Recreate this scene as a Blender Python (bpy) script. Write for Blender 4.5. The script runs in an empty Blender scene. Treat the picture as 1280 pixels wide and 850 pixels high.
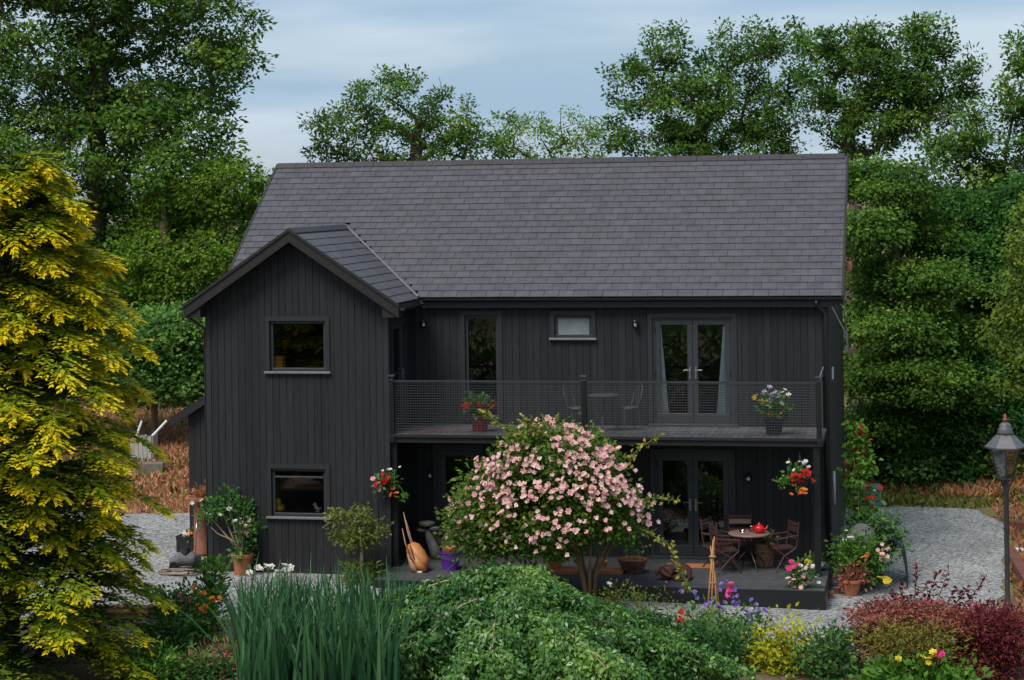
import bpy, bmesh, math, random
import numpy as np
from mathutils import Vector, Matrix
R = math.radians
random.seed(7); rng = np.random.default_rng(7)
scene = bpy.context.scene
COL = scene.collection

# ------------------------------------------------------------------ camera, sky, sun, exposure
FPX, YAW, ROLL, HY = 2494.6, -0.1994, 0.0141, 243.5
CAM = np.array([1.696, -39.987, 7.350])
cam = bpy.data.cameras.new('camera'); cam_o = bpy.data.objects.new('camera', cam); COL.objects.link(cam_o)
cam.sensor_fit = 'HORIZONTAL'; cam.sensor_width = 36; cam.lens = FPX / 1280 * 36
cam.shift_y = -(425 - HY) / 1280; cam.shift_x = (425 - HY) * math.sin(ROLL) / 1280
cam.clip_start = .5; cam.clip_end = 6000
cam_o.matrix_world = Matrix.Translation(Vector(CAM)) @ Matrix.Rotation(-YAW, 4, 'Z') @ Matrix.Rotation(R(90), 4, 'X') @ Matrix.Rotation(-ROLL, 4, 'Z')
scene.camera = cam_o

SUN_EL, SUN_AZ = 56, 205        # azimuth measured clockwise from +Y: light comes from behind the camera, a little left
world = bpy.data.worlds.new('World'); scene.world = world; world.use_nodes = True
wn = world.node_tree.nodes; wl = world.node_tree.links; wn.clear()
w_out = wn.new('ShaderNodeOutputWorld'); w_bg = wn.new('ShaderNodeBackground')
sky = wn.new('ShaderNodeTexSky'); sky.sky_type = 'NISHITA'; sky.sun_disc = False
sky.sun_elevation = R(SUN_EL); sky.sun_rotation = R(SUN_AZ); sky.air_density = 1.0; sky.dust_density = 1.5; sky.ozone_density = 1.2
tc = wn.new('ShaderNodeTexCoord'); mp = wn.new('ShaderNodeMapping'); mp.inputs['Scale'].default_value = (1.8, 1.8, 12)
mp.inputs['Rotation'].default_value = (0.05, .04, 0.4)
nz = wn.new('ShaderNodeTexNoise'); nz.inputs['Scale'].default_value = 1.7; nz.inputs['Detail'].default_value = 5; nz.inputs['Roughness'].default_value = .5
rp = wn.new('ShaderNodeValToRGB'); rp.color_ramp.elements[0].position = .25; rp.color_ramp.elements[1].position = .72
rp.color_ramp.elements[0].color = (.52, .52, .52, 1); rp.color_ramp.elements[1].color = (1, 1, 1, 1)
nz2 = wn.new('ShaderNodeTexNoise'); nz2.inputs['Scale'].default_value = 2.2; nz2.inputs['Detail'].default_value = 4
cr2 = wn.new('ShaderNodeValToRGB'); cr2.color_ramp.elements[0].position = .38; cr2.color_ramp.elements[1].position = .62
cr2.color_ramp.elements[0].color = (2.5, 3.6, 4.9, 1); cr2.color_ramp.elements[1].color = (4.3, 5.1, 6.0, 1)
mx = wn.new('ShaderNodeMixRGB')
wl.new(tc.outputs['Generated'], mp.inputs['Vector']); wl.new(mp.outputs[0], nz.inputs['Vector']); wl.new(mp.outputs[0], nz2.inputs['Vector'])
wl.new(nz.outputs['Fac'], rp.inputs[0]); wl.new(nz2.outputs['Fac'], cr2.inputs[0])
wl.new(rp.outputs[0], mx.inputs[0]); wl.new(sky.outputs[0], mx.inputs[1]); wl.new(cr2.outputs[0], mx.inputs[2])
wl.new(mx.outputs[0], w_bg.inputs['Color']); w_bg.inputs['Strength'].default_value = .10
wl.new(w_bg.outputs[0], w_out.inputs[0])
sun = bpy.data.lights.new('sun', 'SUN'); sun.energy = 2.5; sun.angle = R(28); sun.color = (1, .95, .87)
sun_o = bpy.data.objects.new('sun', sun); COL.objects.link(sun_o)
sd = Vector((math.sin(R(SUN_AZ)) * math.cos(R(SUN_EL)), math.cos(R(SUN_AZ)) * math.cos(R(SUN_EL)), math.sin(R(SUN_EL))))
sun_o.rotation_euler = sd.to_track_quat('Z', 'Y').to_euler(); sun_o.location = (0, -20, 40)
scene.view_settings.view_transform = 'Standard'; scene.view_settings.look = 'None'; scene.view_settings.gamma = 1
scene.view_settings.exposure = 0.5
scene.render.engine = 'CYCLES'
scene.cycles.max_bounces = 8; scene.cycles.transparent_max_bounces = 12

# ------------------------------------------------------------------ pixel -> world (photograph is 1280 x 850)
G = -0.36                                     # level of the gravel; the patio deck top is z = 0
def ray(px, py):
    a, c = px - 640, py - 425
    cr, sr = math.cos(ROLL), math.sin(ROLL)
    u = a * cr - c * sr; w = a * sr + c * cr
    xc, zc, up = u / FPX, 1.0, -(w - (HY - 425)) / FPX
    c_, s_ = math.cos(YAW), math.sin(YAW)
    return np.array([xc * c_ + zc * s_, -xc * s_ + zc * c_, up])
def atY(px, py, Y):
    d = ray(px, py); k = (Y - CAM[1]) / d[1]; return CAM + d * k
def gz(x): return G + .20 * np.clip(-x / 8.5, 0, 1)              # the gravel rises towards the gable
def atZ(px, py, Z):
    d = ray(px, py); k = (Z - CAM[2]) / d[2]; return CAM + d * k
def atG(px, py, dz=0.):
    z = G + dz
    for _ in range(6): q = atZ(px, py, z); z = float(gz(q[0])) + dz
    return atZ(px, py, z)
def atX(px, py, X):
    d = ray(px, py); k = (X - CAM[0]) / d[0]; return CAM + d * k
def ppm(Y): return FPX / ((Y - CAM[1]) / ray(640, 300)[1])     # photo pixels per metre near depth Y

# ------------------------------------------------------------------ materials
MATS = {}
def nodes_of(m):
    m.use_nodes = True; nt = m.node_tree; return nt, nt.nodes, nt.links, nt.nodes['Principled BSDF']
def mat(name, col, rough=.6, var=.25, scale=(8, 8, 8), bump=.0, metal=0., col2=None, objrand=.0, spec=.5, detail=4, contrast=(.3, .7)):
    """noise-varied principled material in world coordinates"""
    m = bpy.data.materials.new(name); nt, n, l, b = nodes_of(m)
    geo = n.new('ShaderNodeNewGeometry'); mpn = n.new('ShaderNodeMapping'); mpn.inputs['Scale'].default_value = scale
    no = n.new('ShaderNodeTexNoise'); no.inputs['Scale'].default_value = 1; no.inputs['Detail'].default_value = detail; no.inputs['Roughness'].default_value = .6
    l.new(geo.outputs['Position'], mpn.inputs['Vector']); l.new(mpn.outputs[0], no.inputs['Vector'])
    ra = n.new('ShaderNodeValToRGB'); ra.color_ramp.elements[0].position, ra.color_ramp.elements[1].position = contrast
    c2 = col2 if col2 else tuple(min(1, c * (1 + var)) for c in col)
    c1 = col if col2 else tuple(c * (1 - var) for c in col)
    ra.color_ramp.elements[0].color = (*c1, 1); ra.color_ramp.elements[1].color = (*c2, 1)
    l.new(no.outputs['Fac'], ra.inputs[0]); last = ra.outputs[0]
    if objrand:
        oi = n.new('ShaderNodeObjectInfo'); at = n.new('ShaderNodeAttribute'); at.attribute_name = 'tint'
        ad = n.new('ShaderNodeMath'); ad.operation = 'ADD'; l.new(oi.outputs['Random'], ad.inputs[0]); l.new(at.outputs['Fac'], ad.inputs[1])
        fr = n.new('ShaderNodeMath'); fr.operation = 'FRACT'; l.new(ad.outputs[0], fr.inputs[0])
        mr = n.new('ShaderNodeMapRange'); mr.inputs[3].default_value = 1 - objrand; mr.inputs[4].default_value = 1 + objrand
        l.new(fr.outputs[0], mr.inputs[0])
        mu = n.new('ShaderNodeVectorMath'); mu.operation = 'SCALE'; l.new(last, mu.inputs[0]); l.new(mr.outputs[0], mu.inputs['Scale']); last = mu.outputs[0]
    l.new(last, b.inputs['Base Color'])
    b.inputs['Roughness'].default_value = rough; b.inputs['Metallic'].default_value = metal; b.inputs['Specular IOR Level'].default_value = spec
    if bump:
        bp = n.new('ShaderNodeBump'); bp.inputs['Strength'].default_value = bump; bp.inputs['Distance'].default_value = .02
        l.new(no.outputs['Fac'], bp.inputs['Height']); l.new(bp.outputs[0], b.inputs['Normal'])
    MATS[name] = m; return m
def leafmat(name, dark, mid, light, trans=.28, rough=.55, spec=.14):
    """leaf colour by each leaf's own tint; light passes through"""
    m = bpy.data.materials.new(name); nt, n, l, b = nodes_of(m)
    at = n.new('ShaderNodeAttribute'); at.attribute_name = 'tint'
    ra = n.new('ShaderNodeValToRGB'); e = ra.color_ramp.elements
    e[0].position = 0; e[0].color = (*dark, 1); e[1].position = 1; e[1].color = (*light, 1)
    x = e.new(.5); x.color = (*mid, 1)
    l.new(at.outputs['Fac'], ra.inputs[0]); l.new(ra.outputs[0], b.inputs['Base Color'])
    b.inputs['Roughness'].default_value = rough; b.inputs['Specular IOR Level'].default_value = spec
    tr = n.new('ShaderNodeBsdfTranslucent'); l.new(ra.outputs[0], tr.inputs['Color'])
    ms = n.new('ShaderNodeMixShader'); ms.inputs[0].default_value = trans
    l.new(b.outputs[0], ms.inputs[1]); l.new(tr.outputs[0], ms.inputs[2]); l.new(ms.outputs[0], n['Material Output'].inputs[0])
    MATS[name] = m; return m
def glassmat(name, tint=(.8, .82, .82), refl=.06):
    m = bpy.data.materials.new(name); nt, n, l, b = nodes_of(m)
    n.remove(b); tr = n.new('ShaderNodeBsdfTransparent'); tr.inputs[0].default_value = (*tint, 1)
    gl = n.new('ShaderNodeBsdfGlossy'); gl.inputs['Roughness'].default_value = .015
    fr = n.new('ShaderNodeFresnel'); fr.inputs[0].default_value = 1.5
    ad = n.new('ShaderNodeMath'); ad.operation = 'MULTIPLY_ADD'; ad.inputs[1].default_value = 1.4; ad.inputs[2].default_value = refl
    l.new(fr.outputs[0], ad.inputs[0]); ms = n.new('ShaderNodeMixShader'); l.new(ad.outputs[0], ms.inputs[0])
    l.new(tr.outputs[0], ms.inputs[1]); l.new(gl.outputs[0], ms.inputs[2]); l.new(ms.outputs[0], n['Material Output'].inputs[0])
    MATS[name] = m; return m

mat('cladding', (.0115, .0115, .0125), .62, scale=(38, 38, 1.6), col2=(.023, .023, .0245), bump=.35, objrand=.22, spec=.35)
mat('wall_core', (.009, .009, .01), .8)
mat('trim', (.021, .0215, .0235), .5, var=.15, scale=(30, 30, 5), bump=.1)
mat('barge', (.0105, .0092, .0090), .6, var=.25, scale=(9, 9, 30), bump=.2)
mat('frame_grey', (.034, .037, .042), .42, var=.08)
mat('sill', (.16, .165, .175), .45, var=.15)
mat('slate', (.053, .050, .057), .6, scale=(5, 5, 5), col2=(.077, .073, .083), bump=.15, objrand=.09, spec=.45)
mat('ridge', (.028, .025, .03), .65, var=.3, bump=.2, objrand=.15)
mat('lead', (.10, .10, .115), .5, var=.3)
mat('plastic_black', (.010, .010, .011), .38, var=.1)
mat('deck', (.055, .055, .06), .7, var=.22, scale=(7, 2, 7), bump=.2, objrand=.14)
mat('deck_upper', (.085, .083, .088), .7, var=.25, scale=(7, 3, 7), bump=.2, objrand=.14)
mat('mesh_wire', (.06, .06, .064), .5, var=.1)
mat('steel', (.42, .42, .43), .3, metal=.9, var=.1)
mat('white_paint', (.72, .72, .70), .5, var=.06)
mat('room', (.10, .085, .07), .8, var=.2, scale=(1, 1, 1))
mat('curtain', (.88, .87, .84), .85, var=.06)
mat('frosted', (.22, .24, .25), .35, var=.1)
mat('terracotta', (.33, .105, .045), .75, col2=(.46, .17, .075), scale=(14, 14, 9), bump=.15)
mat('terracotta_dark', (.17, .065, .04), .8, col2=(.28, .11, .06), scale=(14, 14, 9), bump=.2)
mat('red_pot', (.16, .012, .014), .35, var=.2)
mat('black_pot', (.012, .012, .013), .45, var=.2)
mat('purple', (.10, .025, .27), .4, var=.12)
mat('soil', (.03, .02, .014), .95, var=.4, scale=(30, 30, 30), bump=.5)
mat('bark', (.055, .038, .026), .9, col2=(.13, .095, .065), scale=(9, 9, 2.5), bump=.6)
mat('bark_rose', (.10, .055, .025), .85, col2=(.2, .115, .055), scale=(20, 20, 4), bump=.5)
mat('twig', (.12, .09, .045), .85, col2=(.22, .16, .09), scale=(10, 10, 10))
mat('twig_pale', (.30, .22, .15), .8, var=.25, scale=(10, 10, 10))
mat('stem_green', (.09, .16, .03), .6, var=.3)
mat('sleeper', (.09, .032, .022), .85, col2=(.17, .062, .042), scale=(2.5, 22, 22), bump=.4)
mat('chair_wood', (.045, .018, .014), .55, col2=(.085, .04, .033), scale=(20, 20, 20), bump=.15)
mat('chair_wood_pale', (.22, .13, .075), .6, col2=(.34, .22, .14), scale=(20, 20, 20))
mat('table_top', (.17, .10, .085), .45, col2=(.25, .16, .14), scale=(10, 10, 10))
mat('iron', (.03, .024, .022), .45, var=.25, metal=.4)
mat('wire_grey', (.10, .10, .105), .4, var=.2, metal=.5)
mat('red_enamel', (.55, .012, .014), .18, var=.08)
mat('leather', (.36, .13, .03), .5, col2=(.52, .22, .07), scale=(9, 9, 9), bump=.2)
mat('wood_tan', (.30, .15, .08), .6, col2=(.42, .24, .14), scale=(4, 4, 18))
mat('cane', (.38, .17, .055), .65, col2=(.5, .26, .1), scale=(30, 30, 6))
mat('driftwood', (.10, .09, .075), .9, col2=(.2, .185, .16), scale=(9, 9, 4), bump=.6)
mat('wicker', (.13, .045, .025), .75, col2=(.24, .10, .055), scale=(40, 40, 40), bump=.6)
mat('wicker_pale', (.26, .12, .06), .75, col2=(.40, .21, .12), scale=(40, 40, 40), bump=.6)
mat('coir', (.36, .14, .05), .95, var=.3, scale=(40, 40, 40), bump=.6)
mat('dog_fur', (.045, .014, .009), .6, col2=(.095, .032, .018), scale=(26, 26, 26), bump=.4)
mat('nose', (.01, .008, .008), .3)
mat('copper', (.24, .085, .055), .45, var=.3, metal=.4)
mat('lamp_iron', (.035, .034, .036), .5, var=.35, scale=(12, 12, 12), bump=.1)
mat('lamp_cap', (.09, .088, .092), .45, var=.25, scale=(12, 12, 12))
mat('weathered', (.30, .28, .25), .85, col2=(.44, .42, .39), scale=(16, 16, 3), bump=.3)
mat('utility_green', (.14, .24, .19), .5, var=.1)
mat('yellow', (.85, .52, .03), .5, var=.15)
mat('orange_box', (.72, .28, .05), .6, var=.2)
mat('porcelain', (.75, .75, .74), .2, var=.04)
mat('blue_grey', (.28, .33, .38), .6, var=.1)
mat('hose', (.22, .15, .11), .55, var=.3)
mat('stone_grey', (.12, .115, .12), .85, var=.35, scale=(7, 7, 7), bump=.3)
mat('dark_net', (.02, .02, .022), .7, var=.2)
glassmat('glass', (.93, .94, .94), .012); glassmat('lantern_glass', (.86, .87, .86), .05)
glassmat('clear_glass', (.93, .94, .94), .04)
for nm, c in {'pink': ((.60, .24, .25), (.82, .48, .46), (.90, .76, .70)), 'hot_pink': ((.6, .03, .16), (.75, .06, .25), (.8, .16, .35)),
              'red_flower': ((.4, .008, .012), (.62, .015, .02), (.75, .06, .05)), 'white_flower': ((.6, .56, .5), (.78, .75, .7), (.85, .83, .8)),
              'orange_flower': ((.6, .12, .02), (.75, .22, .04), (.85, .38, .1)), 'purple_flower': ((.13, .07, .33), (.22, .14, .48), (.4, .3, .62)),
              'yellow_flower': ((.6, .42, .02), (.75, .58, .04), (.82, .7, .15)), 'lilac': ((.4, .28, .5), (.6, .48, .68), (.78, .7, .8))}.items():
    leafmat(nm, *c, trans=.25)
leafmat('oak', (0.0273, 0.0688, 0.011), (0.0821, 0.1807, 0.022), (0.2931, 0.4045, 0.0551))
leafmat('oak_dark', (0.0169, 0.0548, 0.0144), (0.0454, 0.1279, 0.0263), (0.1135, 0.2558, 0.0461))
leafmat('oak_yellow', (0.0386, 0.0883, 0.0091), (0.1259, 0.2352, 0.0205), (0.3704, 0.456, 0.0512))
leafmat('hazel', (0.0185, 0.0654, 0.0139), (0.0516, 0.155, 0.0258), (0.1567, 0.3098, 0.0496))
leafmat('beech', (0.0451, 0.0864, 0.0086), (0.1354, 0.2052, 0.0216), (0.316, 0.3672, 0.0594))
leafmat('laurel', (0.0248, 0.0785, 0.0164), (0.0776, 0.1925, 0.0363), (0.2328, 0.3847, 0.0818))
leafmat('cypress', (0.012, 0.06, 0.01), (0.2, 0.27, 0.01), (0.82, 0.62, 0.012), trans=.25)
leafmat('weeping', (0.0209, 0.0808, 0.0152), (0.0808, 0.209, 0.0342), (0.304, 0.456, 0.0855), spec=.55, rough=.38)
leafmat('rose_leaf', (0.0289, 0.0813, 0.015), (0.0984, 0.1812, 0.025), (0.4463, 0.3375, 0.0625))
leafmat('lawn_leaf', (.02, .06, .01), (.05, .12, .02), (.12, .22, .04))
leafmat('iris', (0.012, 0.048, 0.02), (0.034, 0.11, 0.042), (0.11, 0.22, 0.085), trans=.2)
leafmat('maple', (0.1, 0.016, 0.015), (0.22, 0.052, 0.04), (0.42, 0.19, 0.13))
leafmat('maple_green', (0.07, 0.075, 0.012), (0.19, 0.17, 0.025), (0.36, 0.3, 0.09))
leafmat('plum', (0.05, 0.007, 0.012), (0.13, 0.018, 0.026), (0.27, 0.055, 0.06))
leafmat('perennial', (0.0253, 0.0786, 0.0227), (0.0724, 0.1716, 0.0432), (0.199, 0.3146, 0.0875))
leafmat('fresh', (0.0266, 0.0862, 0.0115), (0.0785, 0.1955, 0.023), (0.2053, 0.368, 0.0575))
leafmat('gold_leaf', (.16, .19, .012), (.42, .42, .02), (.68, .58, .04))
leafmat('olive_leaf', (0.0345, 0.0633, 0.0138), (0.115, 0.1552, 0.0287), (0.299, 0.299, 0.069))
leafmat('bracken', (.25, .10, .05), (.48, .235, .12), (.64, .40, .23), trans=.2)
leafmat('grass_leaf', (.04, .07, .012), (.12, .15, .025), (.30, .27, .06), trans=.25)
leafmat('wood_far', (0.015, 0.0432, 0.0116), (0.0364, 0.0972, 0.0207), (0.0964, 0.198, 0.0363))

# ------------------------------------------------------------------ mesh helpers
def link(o, parent=None):
    COL.objects.link(o)
    if parent is not None: o.parent = parent
    return o
def thing(name, label, cat, loc=(0, 0, 0), rz=0, group=None):
    o = bpy.data.objects.new(name, None); o.empty_display_size = .2; o.location = loc; o.rotation_euler = (0, 0, rz)
    link(o); tag(o, label, cat, group); return o
def tag(o, label, cat, group=None, kind=None):
    o['label'] = label; o['category'] = cat
    if group: o['group'] = group
    if kind: o['kind'] = kind
    return o
def structure(o): o['kind'] = 'structure'; return o
class MB:
    def __init__(s): s.v = []; s.f = []
    def add(s, vs, fs):
        k = len(s.v); s.v += [tuple(map(float, v)) for v in vs]; s.f += [tuple(i + k for i in f) for f in fs]; return s
    def box(s, x0, x1, y0, y1, z0, z1):
        return s.add([(x, y, z) for z in (z0, z1) for y in (y0, y1) for x in (x0, x1)],
                     [(0, 2, 3, 1), (4, 5, 7, 6), (0, 1, 5, 4), (2, 6, 7, 3), (0, 4, 6, 2), (1, 3, 7, 5)])
    def prism(s, poly, ax, a, b):
        """polygon in the plane across axis ax, extruded from a to b"""
        n = len(poly)
        def p(q, t): r = list(q); r.insert(ax, t); return r
        return s.add([p(q, a) for q in poly] + [p(q, b) for q in poly],
                     [tuple(range(n))[::-1], tuple(range(n, 2 * n))] + [(i, (i + 1) % n, n + (i + 1) % n, n + i) for i in range(n)])
    def tube(s, pts, r, n=8, cap=True):
        pts = [Vector(p) for p in pts]; m = len(pts); rs = r if isinstance(r, (list, tuple)) else [r] * m
        k = len(s.v); u = None
        for i, p in enumerate(pts):
            d = (pts[min(i + 1, m - 1)] - pts[max(i - 1, 0)]).normalized()
            if u is None or abs(u.dot(d)) > .95: u = Vector((0, 0, 1)) if abs(d.z) < .9 else Vector((1, 0, 0))
            u = (u - d * u.dot(d)).normalized(); w = d.cross(u)
            for j in range(n):
                a = 2 * math.pi * j / n; q = p + (u * math.cos(a) + w * math.sin(a)) * rs[i]; s.v.append(tuple(q))
        for i in range(m - 1):
            for j in range(n):
                a, b = k + i * n + j, k + i * n + (j + 1) % n; s.f.append((a, b, b + n, a + n))
        if cap: s.f.append(tuple(k + j for j in range(n))[::-1]); s.f.append(tuple(k + (m - 1) * n + j for j in range(n)))
        return s
    def lathe(s, prof, n=20, c=(0, 0, 0), closed=False):
        k = len(s.v); m = len(prof)
        for r, z in prof:
            for j in range(n):
                a = 2 * math.pi * j / n; s.v.append((c[0] + r * math.cos(a), c[1] + r * math.sin(a), c[2] + z))
        for i in range(m - 1):
            for j in range(n):
                a, b = k + i * n + j, k + i * n + (j + 1) % n; s.f.append((a, b, b + n, a + n))
        s.f.append(tuple(k + j for j in range(n))[::-1]); s.f.append(tuple(k + (m - 1) * n + j for j in range(n)))
        return s
    def mesh(s, name, m=None, smooth=False):
        me = bpy.data.meshes.new(name); me.from_pydata(s.v, [], s.f)
        if m: me.materials.append(MATS[m])
        if smooth: me.polygons.foreach_set('use_smooth', [True] * len(me.polygons))
        me.update(); return me
    def build(s, name, m, parent=None, smooth=False, bevel=0.):
        o = link(bpy.data.objects.new(name, s.mesh(name, m, smooth)), parent)
        if bevel:
            b = o.modifiers.new('bevel', 'BEVEL'); b.width = bevel; b.segments = 2; b.limit_method = 'ANGLE'
        return o
def np_mesh(name, V, F, m, tint=None, parent=None, smooth=False, origin=None):
    """quads from numpy arrays"""
    V = np.asarray(V, np.float32); F = np.asarray(F, np.int32)
    if origin is not None: V = V - np.asarray(origin, np.float32)
    me = bpy.data.meshes.new(name); me.vertices.add(len(V)); me.vertices.foreach_set('co', V.ravel())
    nf, k = F.shape; me.loops.add(nf * k); me.loops.foreach_set('vertex_index', F.ravel())
    me.polygons.add(nf); me.polygons.foreach_set('loop_start', np.arange(0, nf * k, k, dtype=np.int32))
    if smooth: me.polygons.foreach_set('use_smooth', np.ones(nf, bool))
    me.update(calc_edges=True)
    if tint is not None:
        at = me.attributes.new('tint', 'FLOAT', 'FACE'); at.data.foreach_set('value', np.clip(tint, 0, 1).astype(np.float32))
    me.materials.append(MATS[m]); return link(bpy.data.objects.new(name, me), parent)
def unit(a): return a / (np.linalg.norm(a, axis=-1, keepdims=True) + 1e-9)
def leaves(C, A, N, l, w, cup=.12):
    """diamond leaves at C along A with face normal N"""
    n = len(C); A = unit(A); S = unit(np.cross(A, N)); N = np.cross(S, A)
    l = np.broadcast_to(l, n)[:, None]; w = np.broadcast_to(w, n)[:, None]
    V = np.empty((n, 4, 3)); V[:, 0] = C; V[:, 1] = C + A * l * .45 + S * w * .5 + N * l * cup
    V[:, 2] = C + A * l; V[:, 3] = C + A * l * .45 - S * w * .5 + N * l * cup
    return V.reshape(-1, 3), np.arange(n * 4).reshape(n, 4)
def randdir(n, r=rng): return unit(r.normal(size=(n, 3)))
def tubes(P0, P1, r0, r1, n=5):
    d = unit(P1 - P0); ref = np.where(np.abs(d[:, 2:3]) < .9, np.array([[0, 0, 1.]]), np.array([[1., 0, 0]]))
    u = unit(np.cross(d, ref)); w = np.cross(d, u); m = len(P0)
    a = np.arange(n) * 2 * np.pi / n
    ring = u[:, None] * np.cos(a)[None, :, None] + w[:, None] * np.sin(a)[None, :, None]
    V = np.concatenate([P0[:, None] + ring * r0[:, None, None], P1[:, None] + ring * r1[:, None, None]], 1).reshape(-1, 3)
    j = np.arange(n); f = np.stack([j, (j + 1) % n, (j + 1) % n + n, j + n], 1)
    F = (f[None] + (np.arange(m) * 2 * n)[:, None, None]).reshape(-1, 4)
    return V, F

def grow(base, top, lobes, n, seed, spacing=.5, rtrunk=.3, sh=.6, rtip=.012, step=.8):
    """skeleton that reaches points spread through the crown's lobes; returns nodes, parents, radii, tip indices"""
    r = np.random.default_rng(seed)
    wts = np.array([l[1][0] * l[1][1] * l[1][2] for l in lobes]); wts = wts ** .75; wts /= wts.sum()
    pts = []
    tries = 0
    while len(pts) < n and tries < n * 12:
        tries += 1
        c, rad = lobes[r.choice(len(lobes), p=wts)]
        d = r.normal(size=3); d /= np.linalg.norm(d); q = np.array(c) + d * np.array(rad) * (r.random() ** (1 / 3 * sh + .05))
        if pts and tries < n * 8:
            k = np.asarray(pts); 
            if (np.abs(k - q).sum(1) < spacing).any(): continue
        pts.append(q)
    pts = np.array(pts); base = np.array(base, float); top = np.array(top, float)
    H = np.linalg.norm(top - base); nt = max(6, int(H / .7))
    P = [base]; par = [-1]
    off = np.zeros(3)
    for i in range(1, nt + 1):
        t = i / nt; off = off * .8 + r.normal(size=3) * np.array([.05, .05, 0]) * H / 8
        P.append(base + (top - base) * t + off); par.append(i - 1)
    lo = max(1, int(nt * .35)); axis = np.array(P[lo:])
    dist = np.min(np.linalg.norm(pts[:, None] - axis[None], axis=2), 1); order = np.argsort(dist)
    PA = np.zeros((len(P) + len(pts) * 14, 3)); PA[:len(P)] = P; cnt = len(P); tips = []
    for q in pts[order]:
        dd = np.linalg.norm(PA[lo:cnt] - q, axis=1); dz = PA[lo:cnt, 2] - q[2]
        j = lo + int(np.argmin(dd + np.clip(dz, 0, 9) * .6)); a = PA[j].copy(); L = np.linalg.norm(q - a)
        k = max(1, int(L / step)); prev = j
        side = r.normal(size=3) * .12 * L; side[2] = abs(side[2])
        for s in range(1, k + 1):
            t = s / k
            if cnt >= len(PA): break
            PA[cnt] = a + (q - a) * t + side * math.sin(math.pi * t) + (r.normal(size=3) * .06 * min(1, L) if s < k else 0)
            par.append(prev); prev = cnt; cnt += 1
        tips.append(prev)
    P = PA[:cnt]; par = np.array(par); w = np.zeros(cnt); w[tips] = 1
    for i in range(cnt - 1, 0, -1): w[par[i]] += w[i]
    rad = rtip * np.maximum(w, 1) ** .56; rad[tips] *= .45; rad = np.minimum(rad, rtrunk)
    kk = min(lo + 1, nt); 
    for i in range(nt + 1): rad[i] = max(rad[i], rtrunk * (1 - .9 * i / nt)) if i <= nt else rad[i]
    rad[0] *= 1.35
    return P, par, rad, np.array(tips)
def make_tree(name, label, cat, base, top, lobes, n, seed, lm, leaf=.17, per=45, rc=.38, rtrunk=.3, bark='bark', group=None, spacing=.5,
              tipbare=0., droop=0., sh=.6, tint=(.42, .2), wid=.62, flat=.75, rtip=.012, topbright=0., along=True):
    r = np.random.default_rng(seed + 1000)
    P, par, rad, tips = grow(base, top, lobes, n, seed, spacing, rtrunk, sh, rtip)
    t = thing(name, label, cat, tuple(base), 0, group)
    idx = np.arange(1, len(P)); V, F = tubes(P[par[idx]], P[idx], np.maximum(rad[par[idx]] * .92, rad[idx]), rad[idx])
    np_mesh('trunk', V, F, bark, None, t, True, base)
    live = tips[r.random(len(tips)) >= tipbare]
    C0 = P[live]; clump = r.normal(size=len(live)) * .5
    if along:
        pp = par[live]; ok = pp > 0
        C0 = np.concatenate([C0, (P[live][ok] + P[pp][ok]) / 2]); clump = np.concatenate([clump, clump[ok]])
        k = per * 2 // 3
    else: k = per
    m = len(C0) * k; ci = np.repeat(np.arange(len(C0)), k)
    off = np.clip(r.normal(size=(m, 3)), -1.7, 1.7) * np.array([1, 1, flat]) * rc * (.7 + .6 * r.random((len(C0), 1)))[ci]
    C = C0[ci] + off
    A = unit(off * .8 / rc + randdir(m, r) * .8 + np.array([0, 0, -droop])); N = unit(randdir(m, r) * .8 + np.array([0, -.55, .8]))
    s = leaf * (.65 + .7 * r.random(m))
    V, F = leaves(C, A, N, s, s * wid)
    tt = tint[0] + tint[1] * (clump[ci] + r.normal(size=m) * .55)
    if topbright: tt += topbright * off[:, 2] / rc  # light on clump tops and shade beneath, painted into the leaf tint
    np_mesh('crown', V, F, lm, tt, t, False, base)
    return t
def lobe(px, py, rx, ry, Y, dep=None):
    c = atY(px, py, Y); k = ppm(Y); return (tuple(c), (rx / k, dep if dep else (rx / k + ry / k) / 2, ry / k))

# ------------------------------------------------------------------ ground
def hgt(x, y):
    left = np.clip((-8 - x) / 8, 0, 1); s = np.clip((y - 9.6 + 2.6 * left) / 12, 0, 1.2)
    bank = (1.15 + .75 * left) * s ** 1.1
    right = np.clip((x - 1) / 3, 0, 1) * np.exp(-((y - 12.6) / 1.7) ** 2) * .55
    n = .10 * np.sin(x * .7 + 1.3 * np.sin(y * .5)) * np.clip((y - 9) / 4, 0, 1)
    return gz(x) - .012 + bank + right + n
gx = np.concatenate([[-3000, -900, -300, -120, -60], np.linspace(-40, 30, 100), [50, 110, 300, 900, 3000]])
gy = np.concatenate([[-3000, -900, -300, -120, -60], np.linspace(-45, 40, 120), [60, 110, 300, 900, 3000]])
XX, YY = np.meshgrid(gx, gy); ZZ = hgt(XX, YY); nx, ny = len(gx), len(gy)
ii = np.arange(nx * ny).reshape(ny, nx)
mg = mat('ground_earth', (.10, .06, .035), .95, col2=(.17, .16, .05), scale=(.9, .9, .9), bump=.6, detail=8)
structure(np_mesh('ground', np.stack([XX, YY, ZZ], 2).reshape(-1, 3), np.stack([ii[:-1, :-1], ii[:-1, 1:], ii[1:, 1:], ii[1:, :-1]], 2).reshape(-1, 4), 'ground_earth', None, None, True))
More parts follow.
